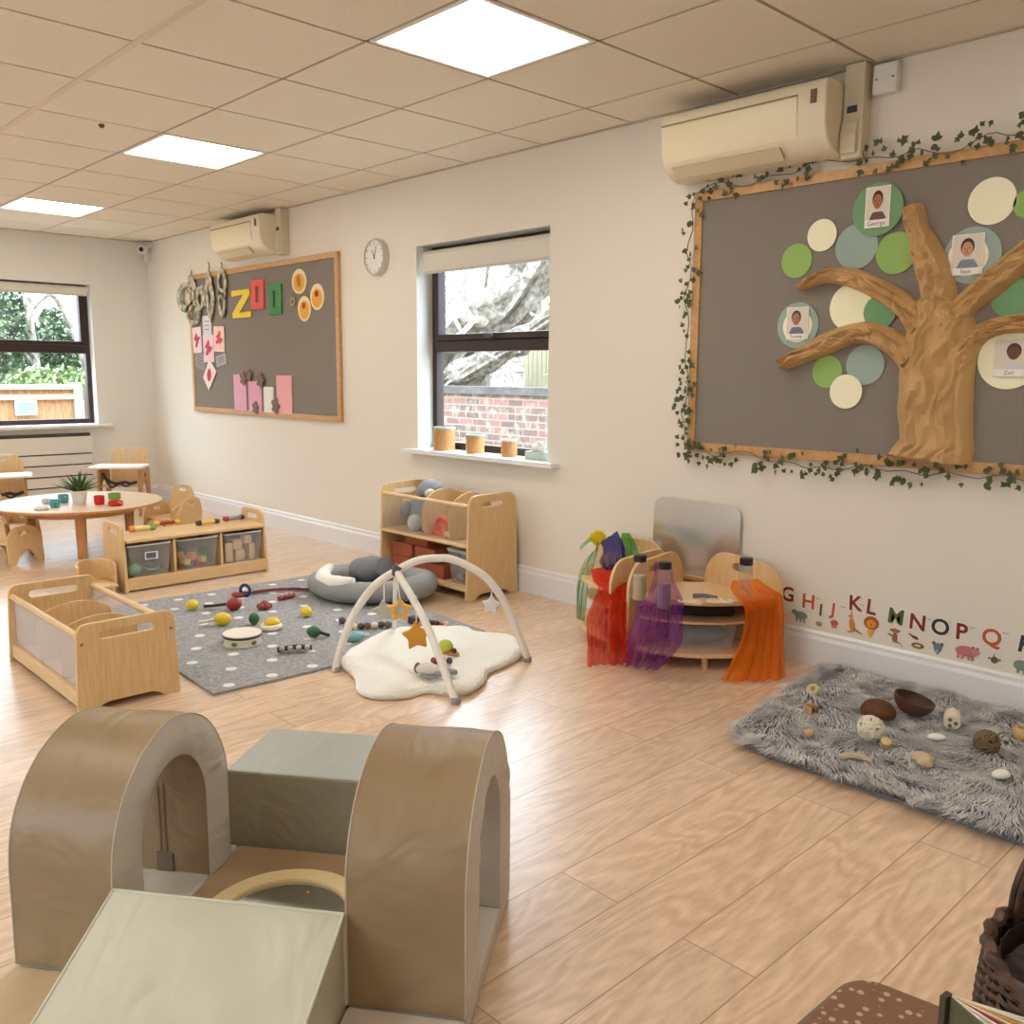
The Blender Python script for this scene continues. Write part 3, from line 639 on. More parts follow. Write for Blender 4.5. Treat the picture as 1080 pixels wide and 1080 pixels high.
# ------------------------------------------------------------------ far board: letters and pictures
def ws(xy, c): return [(x-c[0], z-c[1]) for x, z in xy]
a = (1.885,1.782,0.207,0.230)
w_, h_ = a[2]*.5, a[3]*.5
w_ *= 1.5
onb('cut_out_letter', [(-w_, h_*.95), (w_*.9, h_*.95), (w_*.95, h_*.6), (-w_*.2, -h_*.6), (w_, -h_*.55), (w_, -h_*.95), (-w_*.95, -h_*.95), (-w_*1.0, -h_*.6), (w_*.25, h_*.6), (-w_, h_*.55)], (238, 208, 70), 0, 'yellow cut-out letter Z, first of the three ZOO letters', 'letter', a[0], a[1], .012)
for (a, c, l) in (((2.154,1.841,0.196,0.223), (232, 100, 92), 'red-pink squared cut-out letter O between the yellow Z and green O'), ((2.422,1.790,0.186,0.224), (72, 150, 86), 'green squared cut-out letter O, last of the ZOO letters')):
    w_, h_ = a[2], a[3]
    onb('cut_out_letter', rrect(w_, h_, .01), c, 0, l, 'letter', a[0], a[1], .012, holes=[rrect(w_*.3, h_*.55, .004)], rot=.03)
for i, (a, l) in enumerate((((2.770,1.899,0.205,0.178), 'cream paper oval with orange-brown middle, top left of the three ovals'), ((3.010,1.776,0.183,0.185), 'cream paper oval with orange and red middle, rightmost of the three ovals'), ((2.832,1.701,0.177,0.182), 'cream paper oval with orange and red middle, lowest of the three ovals'))):
    w_, h_ = a[2], a[3]
    t = onb('paper_oval', oval(w_, h_), (246, 226, 180), 0, l, 'paper picture', a[0], a[1], .004, group='paper ovals on the far board')
    obj('orange_centre', plate(oval(w_*.72, h_*.72, 0, -h_*.05), .002, (), 0, xz(0, -.0035)), mat('orange_paint', (240, 172, 58), .7), t, sm=0)
    obj('painted_bug', plate(oval(w_*.26, h_*(.5 if i == 0 else .25), 0, h_*(0 if i == 0 else .12), 14, .3), .002, (), 0, xz(0, -.0055)), mat('bug_%d' % i, [(196, 130, 34), (150, 40, 24), (190, 54, 28)][i], .7), t, sm=0)
a = (2.806,1.754); tag(obj('button_flower', join(plate(star(.045, .03, 8), .004, [oval(.03, .03)], 0, xz())), mat('tan_felt', (176, 158, 112), .8), sm=0, loc=((2.673,1.761)[0], YB-.006, (2.673,1.761)[1])), 'small tan flower-shaped cut-out beside the lowest paper oval', 'cut-out')
cards = [((1.047,1.515,0.168,0.219), (240, 216, 216), (206, 38, 70), 0, 'white card with a large red splash, leftmost of the red painted cards'), ((1.260,1.439,0.198,0.232), (240, 210, 216), (200, 50, 84), 0, 'white card with a crimson smear, between the two upper red cards'),
         ((1.462,1.514,0.191,0.211), (242, 208, 196), (214, 70, 54), 0, 'pinkish card with an orange-red curved stroke, rightmost red card')]
for i, (a, c, c2, rr, l) in enumerate(cards):
    w_, h_ = a[2], a[3]
    t = onb('painted_card', rrect(w_, h_, .004), c, 1, l, 'painted card', a[0], a[1], .003, group='red painted cards on the far board', rot=.04*(i-1))
    pts = [(cos(q)*w_*.26*(1+.5*sin(5*q+i)), sin(q)*h_*.24*(1+.4*cos(3*q+i))) for q in [2*pi*k/26 for k in range(26)]]
    obj('paint_splash', plate(pts, .001, (), 0, xz(0, -.0022)), mat('paint_%d' % c2[0], c2, .6), t, sm=0)
a = (1.269,1.214,0.262,0.267); t = onb('painted_card', [(0, a[3]/2), (a[2]/2, .03), (-.03, -a[3]/2), (-a[2]/2, -.02)], (244, 222, 216), 2, 'white diamond-tilted card with a red blot, lowest of the red cards', 'painted card', a[0], a[1], .003)
obj('paint_splash', plate(oval(a[2]*.3, a[3]*.42, -.01, 0, 16, -.3), .001, (), 0, xz(0, -.0022)), mat('paint_206', (206, 60, 60), .6), t, sm=0)
for a, c, l, rr in (((1.243,1.631,0.162,0.167), (214, 216, 218), 'narrow pale grey card above the red painted cards', .0), ((1.084,1.336,0.205,0.139), (150, 146, 150), 'grey card with faint marks, lower left of the red cards', .25), ((1.480,1.338,0.191,0.094), (176, 172, 170), 'grey curled card at the lower right of the red cards', -.15)):
    t = onb('grey_card', rrect(a[2], a[3], .006), c, 0, l, 'card', a[0], a[1], .003, rot=rr)
    g = MB()
    for k in range(3): g.box(-a[2]*.3, a[2]*.25, -.0022, -.0018, a[3]*(.2-.2*k), a[3]*(.2-.2*k)+.006)
    obj('pencil_marks', g, mat('pencil', (110, 106, 110), .7), t, sm=0)
for a, c, l in (((1.803,1.076,0.213,0.290), (224, 168, 190), 'lilac-pink paper strip, leftmost of the strips on the bottom edge'), ((2.052,1.049,0.211,0.242), (228, 166, 188), 'shorter lilac-pink paper strip, second of the strips'),
                ((2.269,1.028,0.150,0.200), (236, 232, 222), 'white crinkled paper strip, shortest of the strips'), ((2.511,1.072,0.228,0.292), (240, 172, 176), 'wide salmon-pink paper strip, rightmost of the strips')):
    onb('paper_strip', rrect(a[2], a[3], .003), c, 0, l, 'paper strip', a[0], a[1], .008, group='paper strips on the far board')
for p, s, l in (((1.878,1.191), .055, 'brown feathery cut-out at the top of the leftmost strip'), ((1.976,1.214), .045, 'dark brown leaf cut-out between the two lilac strips'), ((2.159,1.178), .06, 'dark brown butterfly cut-out above the white strip'), ((2.066,0.959), .05, 'brown leafy cut-out at the foot of the second strip'), ((2.385,0.984), .06, 'pale brown leaf cut-out at the foot of the salmon strip')):
    pts = [(cos(q)*s*(.6+.5*abs(sin(2.5*q))), sin(q)*s*(.6+.5*abs(sin(2.5*q+.4)))) for q in [2*pi*k/30 for k in range(30)]]
    onb('leaf_cut_out', pts, (126, 104, 92), 4, l, 'cut-out', p[0], p[1], .004, rot=s*9)
# bundle of hanging pale wood and wire shapes at the upper left corner of the far board
M_DRIFT = mat('driftwood', (226, 220, 196), .8, var=.3, scale=20, c2=(120, 108, 86)); M_CORD = mat('dark_cord', (66, 54, 44), .8)
def hanging(px_, outer, holes, label, th=.012, top=None, name='hanging_ornament'):
    t = thing(name, label, 'ornament', (px_[0], YB-.02, px_[1]))
    obj('shape', plate(outer, th, holes, .003, xz()), M_DRIFT, t)
    if top: obj('cord', MB().tube([(0, 0, outer_top(outer)), (top[0]*.5, .008, (outer_top(outer)+top[1])/2), (top[0], .0, top[1])], .004, 6), M_CORD, t)
def outer_top(o): return max(p[1] for p in o)-.01
hanging((1.013,1.990), [(-.11, -.07), (.12, -.07), (.0, .10)], [], 'pale triangular shape hanging at the very top left of the far board', top=(0, .12))
hanging((0.888,1.884), oval(.34, .26, 0, 0, 30), [oval(.24, .16, .02, .01)], 'pale ring-shaped ornament at the left edge of the far board', .02)
hanging((1.025,1.748), oval(.26, .22, 0, 0, 24), [oval(.18, .13, 0, 0)], 'lower pale ring ornament above the grey card', .02)
hanging((1.166,1.853), rpoly([(-.1, -.12), (.12, -.05), (.08, .12), (-.06, .1)], .03), [oval(.07, .1)], 'knotted pale wooden piece in the middle of the hanging bundle')
hanging((1.349,1.883), rpoly([(-.0, -.24), (.09, -.05), (.05, .12), (-.0, .22), (-.08, .1), (-.1, -.05)], .03), [rpoly([(-.02, -.12), (.04, -.03), (-.03, .08)], .01)], 'long pale leaf-shaped ornament hanging right of the rings', top=(.0, .27))
hanging((1.581,1.961), oval(.16, .26, 0, 0, 28), [oval(.09, .15)], 'upper oval loop ornament hanging nearest the yellow letter', top=(.0, .17))
hanging((1.566,1.802), oval(.12, .24, 0, 0, 28), [oval(.06, .13, 0, .01)], 'lower oval loop ornament hanging nearest the yellow letter', top=(.0, .16))

# ------------------------------------------------------------------ alphabet stickers along the skirting
def sticker(ch, p, s, c, rot=0):
    t = thing('letter_sticker', None, 'letter sticker', (p[0], -.001, p[1]), 0, 'alphabet stickers above the skirting'); t.rotation_euler = (0, rot, 0)
    obj('backing', text(ch, s, .0008, xz(), .008*s/.1), mat('sticker_backing', (240, 232, 218), .6), t, sm=0)
    obj('letter', text(ch, s, .0008, xz(0, -.0012), .0022*s/.1), mat('sticker_%d_%d' % c[:2], c, .5), t, sm=0)
    return t
MR, OR_, GN, NV = (132, 42, 30), (196, 84, 48), (84, 96, 50), (40, 46, 60)
for ch, p, c, nm, rr in (('G', (6.786,0.285), MR, 'dark red letter G sticker beside the orange scarf', 0), ('H', (6.886,0.270), OR_, 'red-orange letter H sticker above a grey-green hippo', 0), ('I', (6.945,0.244), GN, 'small olive letter I sticker right of the H', .05), ('J', (7.001,0.259), OR_, 'orange-red letter J sticker above a pink jellyfish', .08),
                     ('K', (7.095,0.302), MR, 'dark red letter K sticker above a kangaroo', -.03), ('L', (7.164,0.299), MR, 'dark red letter L sticker above a lion face', .06), ('M', (7.268,0.280), GN, 'olive green letter M sticker above a monkey', .06), ('N', (7.355,0.274), MR, 'dark red letter N sticker above a bird and nest', .03),
                     ('O', (7.443,0.273), NV, 'thick navy letter O sticker above a grey animal face', 0), ('P', (7.522,0.271), MR, 'dark red letter P sticker above a pink pig', 0), ('Q', (7.631,0.273), OR_, 'rust-coloured ringed letter Q sticker above a small bird', 0), ('R', (7.748,0.270), NV, 'black letter R sticker cut by the right edge of the picture', .1)):
    s = .088 if ch not in 'IJ' else .074
    t = sticker(ch, p, s, c, rr); t['label'] = nm
def animal(name, p, parts, label):
    t = thing(name, label, 'animal sticker', (p[0], -.0012, p[1]))
    for k, (nm, poly, c) in enumerate(parts): obj(nm, plate(poly, .0008, (), 0, xz(0, -.0009*k)), mat('stk_%d_%d_%d' % c, c, .6), t, sm=0)
GY, GG = (120, 128, 124), (128, 144, 128)
legs = lambda xs, y0, y1, w: [rrect(w, y1-y0, .002, x, (y0+y1)/2) for x in xs]
def bodyset(b_, lg, c): return [('body', b_, c)]+[('leg', q, c) for q in lg]
animal('giraffe_sticker', (6.763,0.203), [('body', oval(.02, .05, 0, 0), (176, 120, 50)), ('neck', rpoly([(-.004, .01), (.004, .01), (-.006, .05), (-.014, .05)], .002), (110, 66, 36)), ('leg', rrect(.005, .03, .001, .006, -.03), (176, 120, 50))], 'partly hidden giraffe sticker under the letter G')
animal('hippo_sticker', (6.854,0.204), bodyset(oval(.06, .035, 0, 0), legs((-.018, .0, .018), -.03, -.01, .009), GG)+[('head', oval(.026, .022, -.03, .012), GG)], 'grey-green hippo sticker under the letter H')
animal('iguana_sticker', (6.940,0.184), [('body', oval(.03, .022), (150, 152, 84))], 'small yellow-green rounded creature sticker under the letter I')
animal('jellyfish_sticker', (7.009,0.198), [('body', oval(.034, .026, 0, .004), (196, 92, 82)), ('tentacles', rrect(.022, .012, .003, 0, -.012), (210, 120, 108))], 'pink-red jellyfish sticker under the letter J')
animal('kangaroo_sticker', (7.088,0.214), [('body', oval(.026, .06, 0, -.005, 20, .2), (206, 142, 48)), ('head', oval(.02, .014, -.008, .032), (206, 142, 48)), ('ear', oval(.005, .018, -.004, .045), (206, 142, 48)), ('tail', rpoly([(.005, -.025), (.045, -.036), (.046, -.032), (.008, -.012)], .002), (190, 124, 40)), ('leg', rrect(.02, .006, .002, -.008, -.034), (206, 142, 48))], 'orange kangaroo sticker under the letter K')
animal('lion_sticker', (7.169,0.227), [('mane', oval(.064, .056, 0, .008), (170, 84, 26)), ('face', oval(.040, .036, 0, .004), (222, 150, 40)), ('nose', oval(.008, .006, 0, .0), (110, 52, 22)), ('body', rpoly([(-.016, -.02), (.016, -.02), (.008, -.05), (-.008, -.05)], .004), (224, 170, 70))], 'orange lion face sticker under the letter L')
animal('monkey_sticker', (7.269,0.205), [('body', oval(.022, .04, 0, -.01), (150, 104, 70)), ('head', oval(.026, .022, 0, .018), (170, 124, 88)), ('ear', oval(.01, .01, -.015, .02), (120, 82, 56)), ('ear', oval(.01, .01, .015, .02), (120, 82, 56)), ('arm', rpoly([(-.01, 0), (-.028, .006), (-.028, .0), (-.01, -.008)], .002), (150, 104, 70)), ('tail', rpoly([(.006, -.02), (.03, -.028), (.034, -.044), (.028, -.03), (.006, -.028)], .002), (130, 90, 60))], 'brown monkey sticker with curling tail under the letter M')
animal('newt_sticker', (7.345,0.213), [('body', oval(.032, .012, .004, 0, 16, -.3), (140, 44, 36)), ('tail', rpoly([(-.01, .003), (-.024, .012), (-.022, .014), (-.008, .01)], .002), (140, 44, 36))], 'small dark red bird-like creature sticker above the nest')
animal('nest_sticker', (7.362,0.182), [('rim', oval(.05, .024), (120, 92, 46)), ('eggs', oval(.026, .01), (226, 204, 130))], 'brown nest sticker with pale middle under the letter N')
animal('opossum_sticker', (7.439,0.192), [('head', rpoly([(-.018, .018), (.018, .018), (.016, -.008), (0, -.03), (-.016, -.008)], .004), GY), ('ear', oval(.012, .014, -.016, .016), (84, 90, 90)), ('ear', oval(.012, .014, .016, .016), (84, 90, 90)), ('muzzle', oval(.01, .016, 0, -.014), (170, 174, 168))], 'grey pointed animal face sticker under the letter O')
animal('pig_sticker', (7.545,0.201), bodyset(oval(.08, .042, 0, 0), legs((-.028, -.012, .012, .026), -.032, -.008, .009), (196, 116, 124))+[('head', oval(.03, .026, .034, .006), (208, 130, 136)), ('ear', oval(.01, .008, .026, .022), (150, 78, 86)), ('ear', oval(.01, .008, .042, .020), (150, 78, 86))], 'pink pig sticker under the letter P')
animal('quail_sticker', (7.647,0.191), [('body', oval(.026, .026), (110, 88, 52)), ('wing', oval(.012, .01, -.018, .004), (150, 140, 112)), ('wing', oval(.012, .01, .018, .004), (150, 140, 112)), ('crest', rrect(.003, .014, .001, -.002, .018), (110, 88, 52))], 'small brown bird sticker under the letter Q')
animal('rhino_sticker', (7.742,0.192), bodyset(oval(.06, .04, 0, 0), legs((-.012, .01), -.03, -.008, .01), GG), 'grey-green animal sticker at the right edge under the letter R')
g_ = mat('tape_grey', (150, 140, 128), .6)
for k, p in enumerate(((6.925,0.294), (7.042,0.279), (7.123,0.303), (7.394,0.298), (7.470,0.302), (7.561,0.298), (7.678,0.301))):
    o = obj('flag_line', MB().box(-.012, .012, -.0012, -.0004, -.0012, .0012), g_, sm=0, loc=(p[0], 0, p[1])); o.rotation_euler = (0, .05, 0)
    tag(o, 'short thin grey line printed between two letter stickers', 'line sticker', 'short lines between letters')

# ================================================================== FURNITURE
def dowel(a, b_, r=.011): return MB().tube([a, b_], r, 12)
def endpanel(w, h, r, slot_w, slot_h, slot_z, foot=.05, skew=0, th=.018, mtx=None):
    """upright ply panel in local xy, x centred, y up; notch at the foot and a hand slot"""
    pts = [(-w/2, 0), (-w/2+.06, 0), (-w/2+.10, foot*.6), (w/2-.10, foot*.6), (w/2-.06, 0), (w/2, 0), (w/2-skew, h), (-w/2+skew, h)]
    rr = [.004, .004, .03, .03, .004, .004, r, r]
    return plate(rpoly(pts, rr), th, [rrect(slot_w, slot_h, slot_h*.49, 0, slot_z)] if slot_w else (), .003, mtx)
# --- tall open shelf against the long wall (x along wall)
t = thing('toy_shelf_unit', 'taller birch plywood open shelf unit with handles, against the long wall', 'shelf unit', (4.69, -.225, 0)); W2 = .40
TS = t
for s in (-1, 1):
    obj('end_panel', endpanel(.39, .585, .06, .17, .028, .53, skew=.022, mtx=yz(s*W2*1.0, 0, 0)), M_PLY, t)
obj('middle_shelf', MB().box(-W2+.01, W2-.01, -.185, .17, .295, .31), M_PLYX, t, sm=0, bev=.003)
obj('bottom_shelf', MB().box(-W2+.01, W2-.01, -.185, .17, .05, .066), M_PLYX, t, sm=0, bev=.003)
obj('front_rail', dowel((-W2+.01, -.165, .525), (W2-.01, -.165, .525), .012), M_PLYX, t)
obj('back_rail', dowel((-W2+.01, .15, .54), (W2-.01, .15, .54), .010), M_PLYX, t)
obj('back_panel', MB().box(-W2+.01, W2-.01, .168, .176, .05, .42), M_PLYX, t, sm=0)
obj('clear_front', MB().box(-W2+.012, W2-.012, -.178, -.175, .315, .515), M_ACRYL, t, sm=0, label='clear acrylic front sheet')
for x in (-.02, .22):
    obj('divider', plate(rpoly([(-.165, .0), (.16, .0), (.16, .20), (.06, .265), (-.06, .265), (-.165, .20)], .06), .010, (), .002, yz(x, 0, .311)), M_PLY, t)
# --- toys in it
def plush():
    t = thing('plush_badger', 'grey and white soft toy animal with black nose in the upper shelf compartment', 'soft toy', (4.47, -.235, .311))
    gm = mat('grey_plush', (150, 154, 158), .95, bump=.6, bscale=160); wm = mat('white_plush', (226, 222, 214), .95, bump=.6, bscale=160)
    obj('body', MB().ball((0, .01, .11), (.11, .085, .12)), gm, t); h = obj('head', MB().ball((.08, -.0, .24), (.10, .075, .068), mtx=Matrix.Rotation(-.3, 4, 'Y')), gm, t)
    obj('face_stripe', MB().ball((.135, -.045, .235), (.035, .03, .024), mtx=Matrix.Rotation(-.5, 4, 'Y')), wm, h); obj('nose', MB().ball((.09, -.075, .205), (.018, .014, .014)), M_BLACK, h)
    obj('foot', MB().ball((.04, -.085, .05), (.045, .045, .05)), wm, t); obj('arm', MB().ball((-.05, -.08, .12), (.03, .03, .06), mtx=Matrix.Rotation(.4, 4, 'Y')), gm, t)
    obj('scarf', MB().ball((-.07, -.05, .15), (.05, .04, .04)), mat('mustard_knit', (214, 178, 96), .9), t, label='yellow patch')
plush()
o = obj('stuffed_elephant', MB().ball((0, 0, .1), (.07, .06, .09)), mat('pale_plush', (190, 192, 190), .95, bump=.5, bscale=150), loc=(4.35, -.14, .311)); tag(o, 'pale grey soft toy behind the badger at the left end of the shelf', 'soft toy')
t = thing('rainbow_teether', 'bright orange looped toy standing in the middle compartment of the tall shelf', 'toy', (4.775, -.31, .312))
om = mat('orange_rubber', (238, 92, 20), .5)
for r in (.062, .038): obj('loop', MB().tube([(r*cos(a)*1.15-.01, 0, .03+r*1.25*sin(a)) for a in [pi*k/14 for k in range(15)]], .013, 8), om, t)
obj('base', MB().box(-.10, .07, -.014, .014, 0, .03), om, t, bev=.008)
t = thing('wooden_car', 'small pale wooden toy piece in front of the orange loops', 'toy', (4.85, -.335, .311))
obj('block', MB().box(-.04, .04, -.014, .014, .008, .038), M_PLYX, t, bev=.006)
for s in (-1, 1): obj('wheel', MB().tube([(s*.022, -.018, .012), (s*.022, .018, .012)], .011, 12), M_PLYX, t)
# terracotta blocks on the bottom
M_TERRA = mat('terracotta_card', (176, 92, 60), .8, var=.15, scale=10)
lb = ['left end of the bottom row', 'middle of the bottom row', 'right end of the bottom row', 'on top at the left', 'on top in the middle']
for k, (x, z, w_) in enumerate(((4.40, .067, .17), (4.575, .067, .165), (4.74, .067, .15), (4.42, .150, .20), (4.64, .150, .19))):
    t = thing('foam_brick', 'terracotta foam brick, %s inside the tall shelf' % lb[k], 'brick', (x, -.25, z), 0, 'terracotta bricks in the tall shelf')
    obj('brick', MB().box(-w_/2, w_/2, -.10, .10, 0, .079), M_TERRA, t, sm=0, bev=.004)
t = thing('foam_brick', 'terracotta foam brick lying highest, just under the middle shelf board', 'brick', (4.53, -.23, .2305), 0, 'terracotta bricks in the tall shelf')
obj('brick', MB().box(-.11, .11, -.10, .10, 0, .055), M_TERRA, t, sm=0, bev=.004)
def tub(w, d, h, label, loc, rz=0, lid=None, group=None, lidm=None):
    t = thing('storage_tub', label, 'storage tub', loc, rz, group)
    k = .86
    g = MB(); rows = []
    for s, z in ((k, .0), (1, h)):
        rows.append([(x, y, z) for x, y in rrect(w*s, d*s, .02)])
    g.grid(rows, True); g.add([(x, y, 0) for x, y in rrect(w*k, d*k, .02)], [tuple(range(len(rows[0])))[::-1]])
    obj('tub', g, M_TUB, t, sm=30)
    obj('rim', MB().tube([(x, y, h) for x, y in rrect(w, d, .02)], .0045, 6, closed=True), thin('tub_rim', (232, 234, 236), .6, .3), t)
    if lid: obj('lid', plate(rrect(w+.012, d+.012, .02), .010, (), .003, Matrix.Translation((0, 0, h+.009))), lidm or thin('tub_lid', (214, 218, 222), .55, .3), t)
    return t
tub(.17, .22, .185, 'clear lidded plastic tub at the right end inside the tall shelf', (4.945, -.25, .067), 0, 1)
g = MB()
for k in range(10): g.ball((4.945+R.uniform(-.045, .045), -.25+R.uniform(-.07, .07), .095+.0*k), .018+.006*R.random())
tag(obj('shells', g, mat('grey_shell', (146, 136, 128), .7, var=.4, scale=30)), 'grey pebbly bits heaped in the clear lidded tub', 'shells', kind='stuff')

# --- low shelf with three tubs (long side along y, open to +x)
t = thing('low_shelf_unit', 'low plywood shelf holding three clear tubs, beside the round table', 'shelf unit', (3.49, -1.27, 0))
for s in (-1, 1): obj('end_panel', endpanel(.34, .385, .055, .13, .030, .338, skew=.035, mtx=xz(0, s*.435, 0)), M_PLY, t)
obj('top', MB().box(-.15, .175, -.427, .427, .285, .302), M_PLYY, t, sm=0, bev=.003)
obj('bottom', MB().box(-.15, .165, -.427, .427, .062, .076), M_PLYY, t, sm=0, bev=.003)
obj('front_plinth', MB().box(.150, .166, -.427, .427, .012, .082), M_PLYY, t, sm=0, bev=.003)
obj('back_panel', MB().box(-.158, -.15, -.427, .427, .06, .30), M_PLYY, t, sm=0)
for y in (-.145, .145): obj('divider', MB().box(-.15, .15, y-.007, y+.007, .077, .284), M_PLY, t, sm=0)
for k, l in enumerate(('clear tub with a picture label and green and white toys, left in the low shelf', 'clear tub of colourful blocks, middle of the low shelf', 'clear tub of plain wooden blocks, right end of the low shelf')):
    tb = tub(.245, .29, .185, l, (3.505, -1.56+.29*k, .077), pi/2, None, 'tubs in the low shelf')
    if k == 0:
        obj('picture_label', MB().box(-.035, .04, -.1465, -.1445, .10, .145), mat('label_white', (226, 226, 226), .6), tb, sm=0)
        obj('label_picture', MB().box(-.028, .028, -.148, -.1466, .107, .138), mat('label_dark', (96, 98, 106), .6), tb, sm=0)
def inside(nm, l, cat, mk, n, cx, cy, w, d, mats, group, z0=.08, s=.03):
    for k in range(n):
        m_ = mats[k % len(mats)]; x = cx+R.uniform(-w, w); y = cy+R.uniform(-d, d); z = z0+(k % 3)*s*.9
        o = obj(nm, mk(s), m_[0], loc=(x, y, z), rot=(0, 0, R.uniform(0, 3)), bev=.002)
        tag(o, m_[1]+' '+l, cat, group)
blk = lambda s: MB().box(-s*.8, s*.8, -s*.5, s*.5, 0, s)
cc = [(mat('b_red', (206, 74, 60), .5), 'red'), (mat('b_yel', (226, 186, 84), .5), 'yellow'), (mat('b_grn', (104, 150, 84), .5), 'green'), (mat('b_blu', (88, 110, 160), .5), 'blue'), (mat('b_pink', (214, 140, 140), .5), 'pink'), (mat('b_org', (228, 150, 80), .5), 'orange')]
inside('toy_block', 'toy block inside the middle tub of the low shelf', 'toy block', blk, 18, 3.53, -1.27, .08, .085, cc, 'blocks in the middle tub', s=.034)
for k, (y, z, w_, h_) in enumerate(((-1.06, .08, .05, .12), (-.985, .08, .06, .07), (-.905, .08, .04, .10), (-1.0, .155, .06, .06), (-.93, .185, .05, .05))):
    o = obj('wooden_block', MB().box(-.03, .03, -w_*.5, w_*.5, 0, h_), M_PLY, loc=(3.57, y, z), bev=.003); tag(o, 'plain wooden block inside the right-hand tub of the low shelf', 'wooden block', 'blocks in the right tub')
o = obj('green_ball', MB().ball((0, 0, .04), .04), mat('green_toy', (110, 160, 116), .5), loc=(3.60, -1.645, .08)); tag(o, 'green rounded toy at the bottom of the left tub', 'ball')
o = obj('metal_dish', MB().lathe([(.02, .0), (.06, .025), (.064, .03), (.058, .028), (.018, .006)], 24), mat('steel_toy', (190, 194, 204), .25, .7), loc=(3.575, -1.535, .09)); tag(o, 'shiny metal dish lying in the left tub', 'dish')
# rattles on top of the low shelf
def stick(p, rz, cols, label, L_=.13, r=.012):
    t = thing('wooden_shaker', label, 'instrument', (p[0], p[1], .3025+r*1.3), rz, 'shakers on the low shelf')
    obj('handle', MB().tube([(-L_*.3, 0, 0), (L_*.3, 0, 0)], r, 14), cols[0], t)
    for s in (-1, 1): obj('end_cap', MB().tube([(s*L_*.3, 0, 0), (s*L_*.36, 0, 0), (s*L_*.5, 0, 0)], [r*1.3, r*1.3, r*1.1], 14), cols[1 if s < 0 else -1], t)
Ye, Rd, Bk, Cm, Or2 = mat('toy_yellow', (232, 186, 60), .4), mat('toy_red', (170, 44, 38), .4), mat('toy_black', (50, 46, 48), .4), mat('toy_cream', (240, 214, 140), .5), mat('toy_orange', (226, 150, 72), .45)
stick((3.413,-1.510), 1.5, [Cm, Or2, mat('toy_green', (120, 160, 90), .4)], 'cream and orange wooden shaker, nearest on top of the low shelf', .15, .015)
stick((3.292,-1.310), 1.52, [Rd, Ye], 'red shaker with yellow ends on the low shelf', .16)
stick((3.441,-1.115), 1.62, [Ye, Bk], 'yellow shaker with black ends on the low shelf', .15)
stick((3.385, (3.269,-0.911)[1]), 1.66, [mat('toy_grey', (150, 154, 164), .4), Rd, mat('toy_blue', (70, 74, 110), .4)], 'grey and red shaker, farthest along the low shelf', .15)

# --- kinder box (nearest unit on the left)
t = thing('open_toy_box', 'birch plywood open browser box with rails and arched dividers, near the left edge', 'toy box', (4.97, -2.355, 0))
for s in (-1, 1): obj('end_panel', endpanel(.385, .335, .045, .20, .030, .285, foot=.045, skew=.012, mtx=yz(s*.42, 0, 0)), M_PLY, t)
for y in (-.165, .165): obj('top_rail', dowel((-.411, y, .285), (.411, y, .285), .013), M_PLYX, t)
obj('base_panel', MB().box(-.411, .411, -.17, .17, .045, .057), M_PLYX, t, sm=0)
for y in (-.172, .172):
    obj('bottom_rail', MB().box(-.411, .411, y-.009, y+.009, .02, .075), M_PLYX, t, sm=0, bev=.003)
    obj('clear_side', MB().box(-.411, .411, y*.93-.0015, y*.93+.0015, .076, .272), thin('bubbled_acrylic', (226, 228, 234), .16, .15), t, sm=0, label='hazy clear acrylic side')
for x in (-.15, .13):
    obj('divider', plate(rpoly([(-.15, .0), (.15, .0), (.15, .16)]+[(.15*cos(a), .16+.07*sin(a)) for a in [pi*k/8 for k in range(1, 8)]]+[(-.15, .16)], 0), .010, (), .002, yz(x, 0, .058)), M_PLY, t)
for y in (-.165, .165):
    obj('screw', MB().tube([(.4295, y, .262), (.4312, y, .262)], .006, 10), mat('screw_brass', (150, 116, 70), .4, .5), t)

# --- round table
TC = (2.2, -1.46); TZ = .35
t = thing('round_table', 'low round nursery table with beech legs and pale top', 'table', (*TC, 0))
obj('top', MB().lathe([(.001, TZ-.022), (.52, TZ-.022), (.535, TZ-.014), (.535, TZ-.005), (.53, TZ), (.001, TZ)], 56), mat('table_laminate', (232, 208, 176), .35, var=.05, stretch=(2, 18, 2)), t)
obj('edge_band', MB().lathe([(.5355, TZ-.019), (.537, TZ-.018), (.537, TZ-.006), (.5355, TZ-.005)], 56), M_BEECH, t)
obj('apron', MB().lathe([(.34, TZ-.075), (.355, TZ-.075), (.355, TZ-.0225), (.34, TZ-.0225), (.34, TZ-.075)], 48), M_BEECH, t)
for k in range(4):
    a = radians(-19+90*k); obj('leg', MB().grid([[(cos(a)*.31+sx*s_, sin(a)*.31+sy*s_, z) for sx, sy in ((-1, -1), (1, -1), (1, 1), (-1, 1))] for z, s_ in ((0, .022), (TZ-.022, .028))], True, True), M_BEECH, t, sm=0, bev=.004)
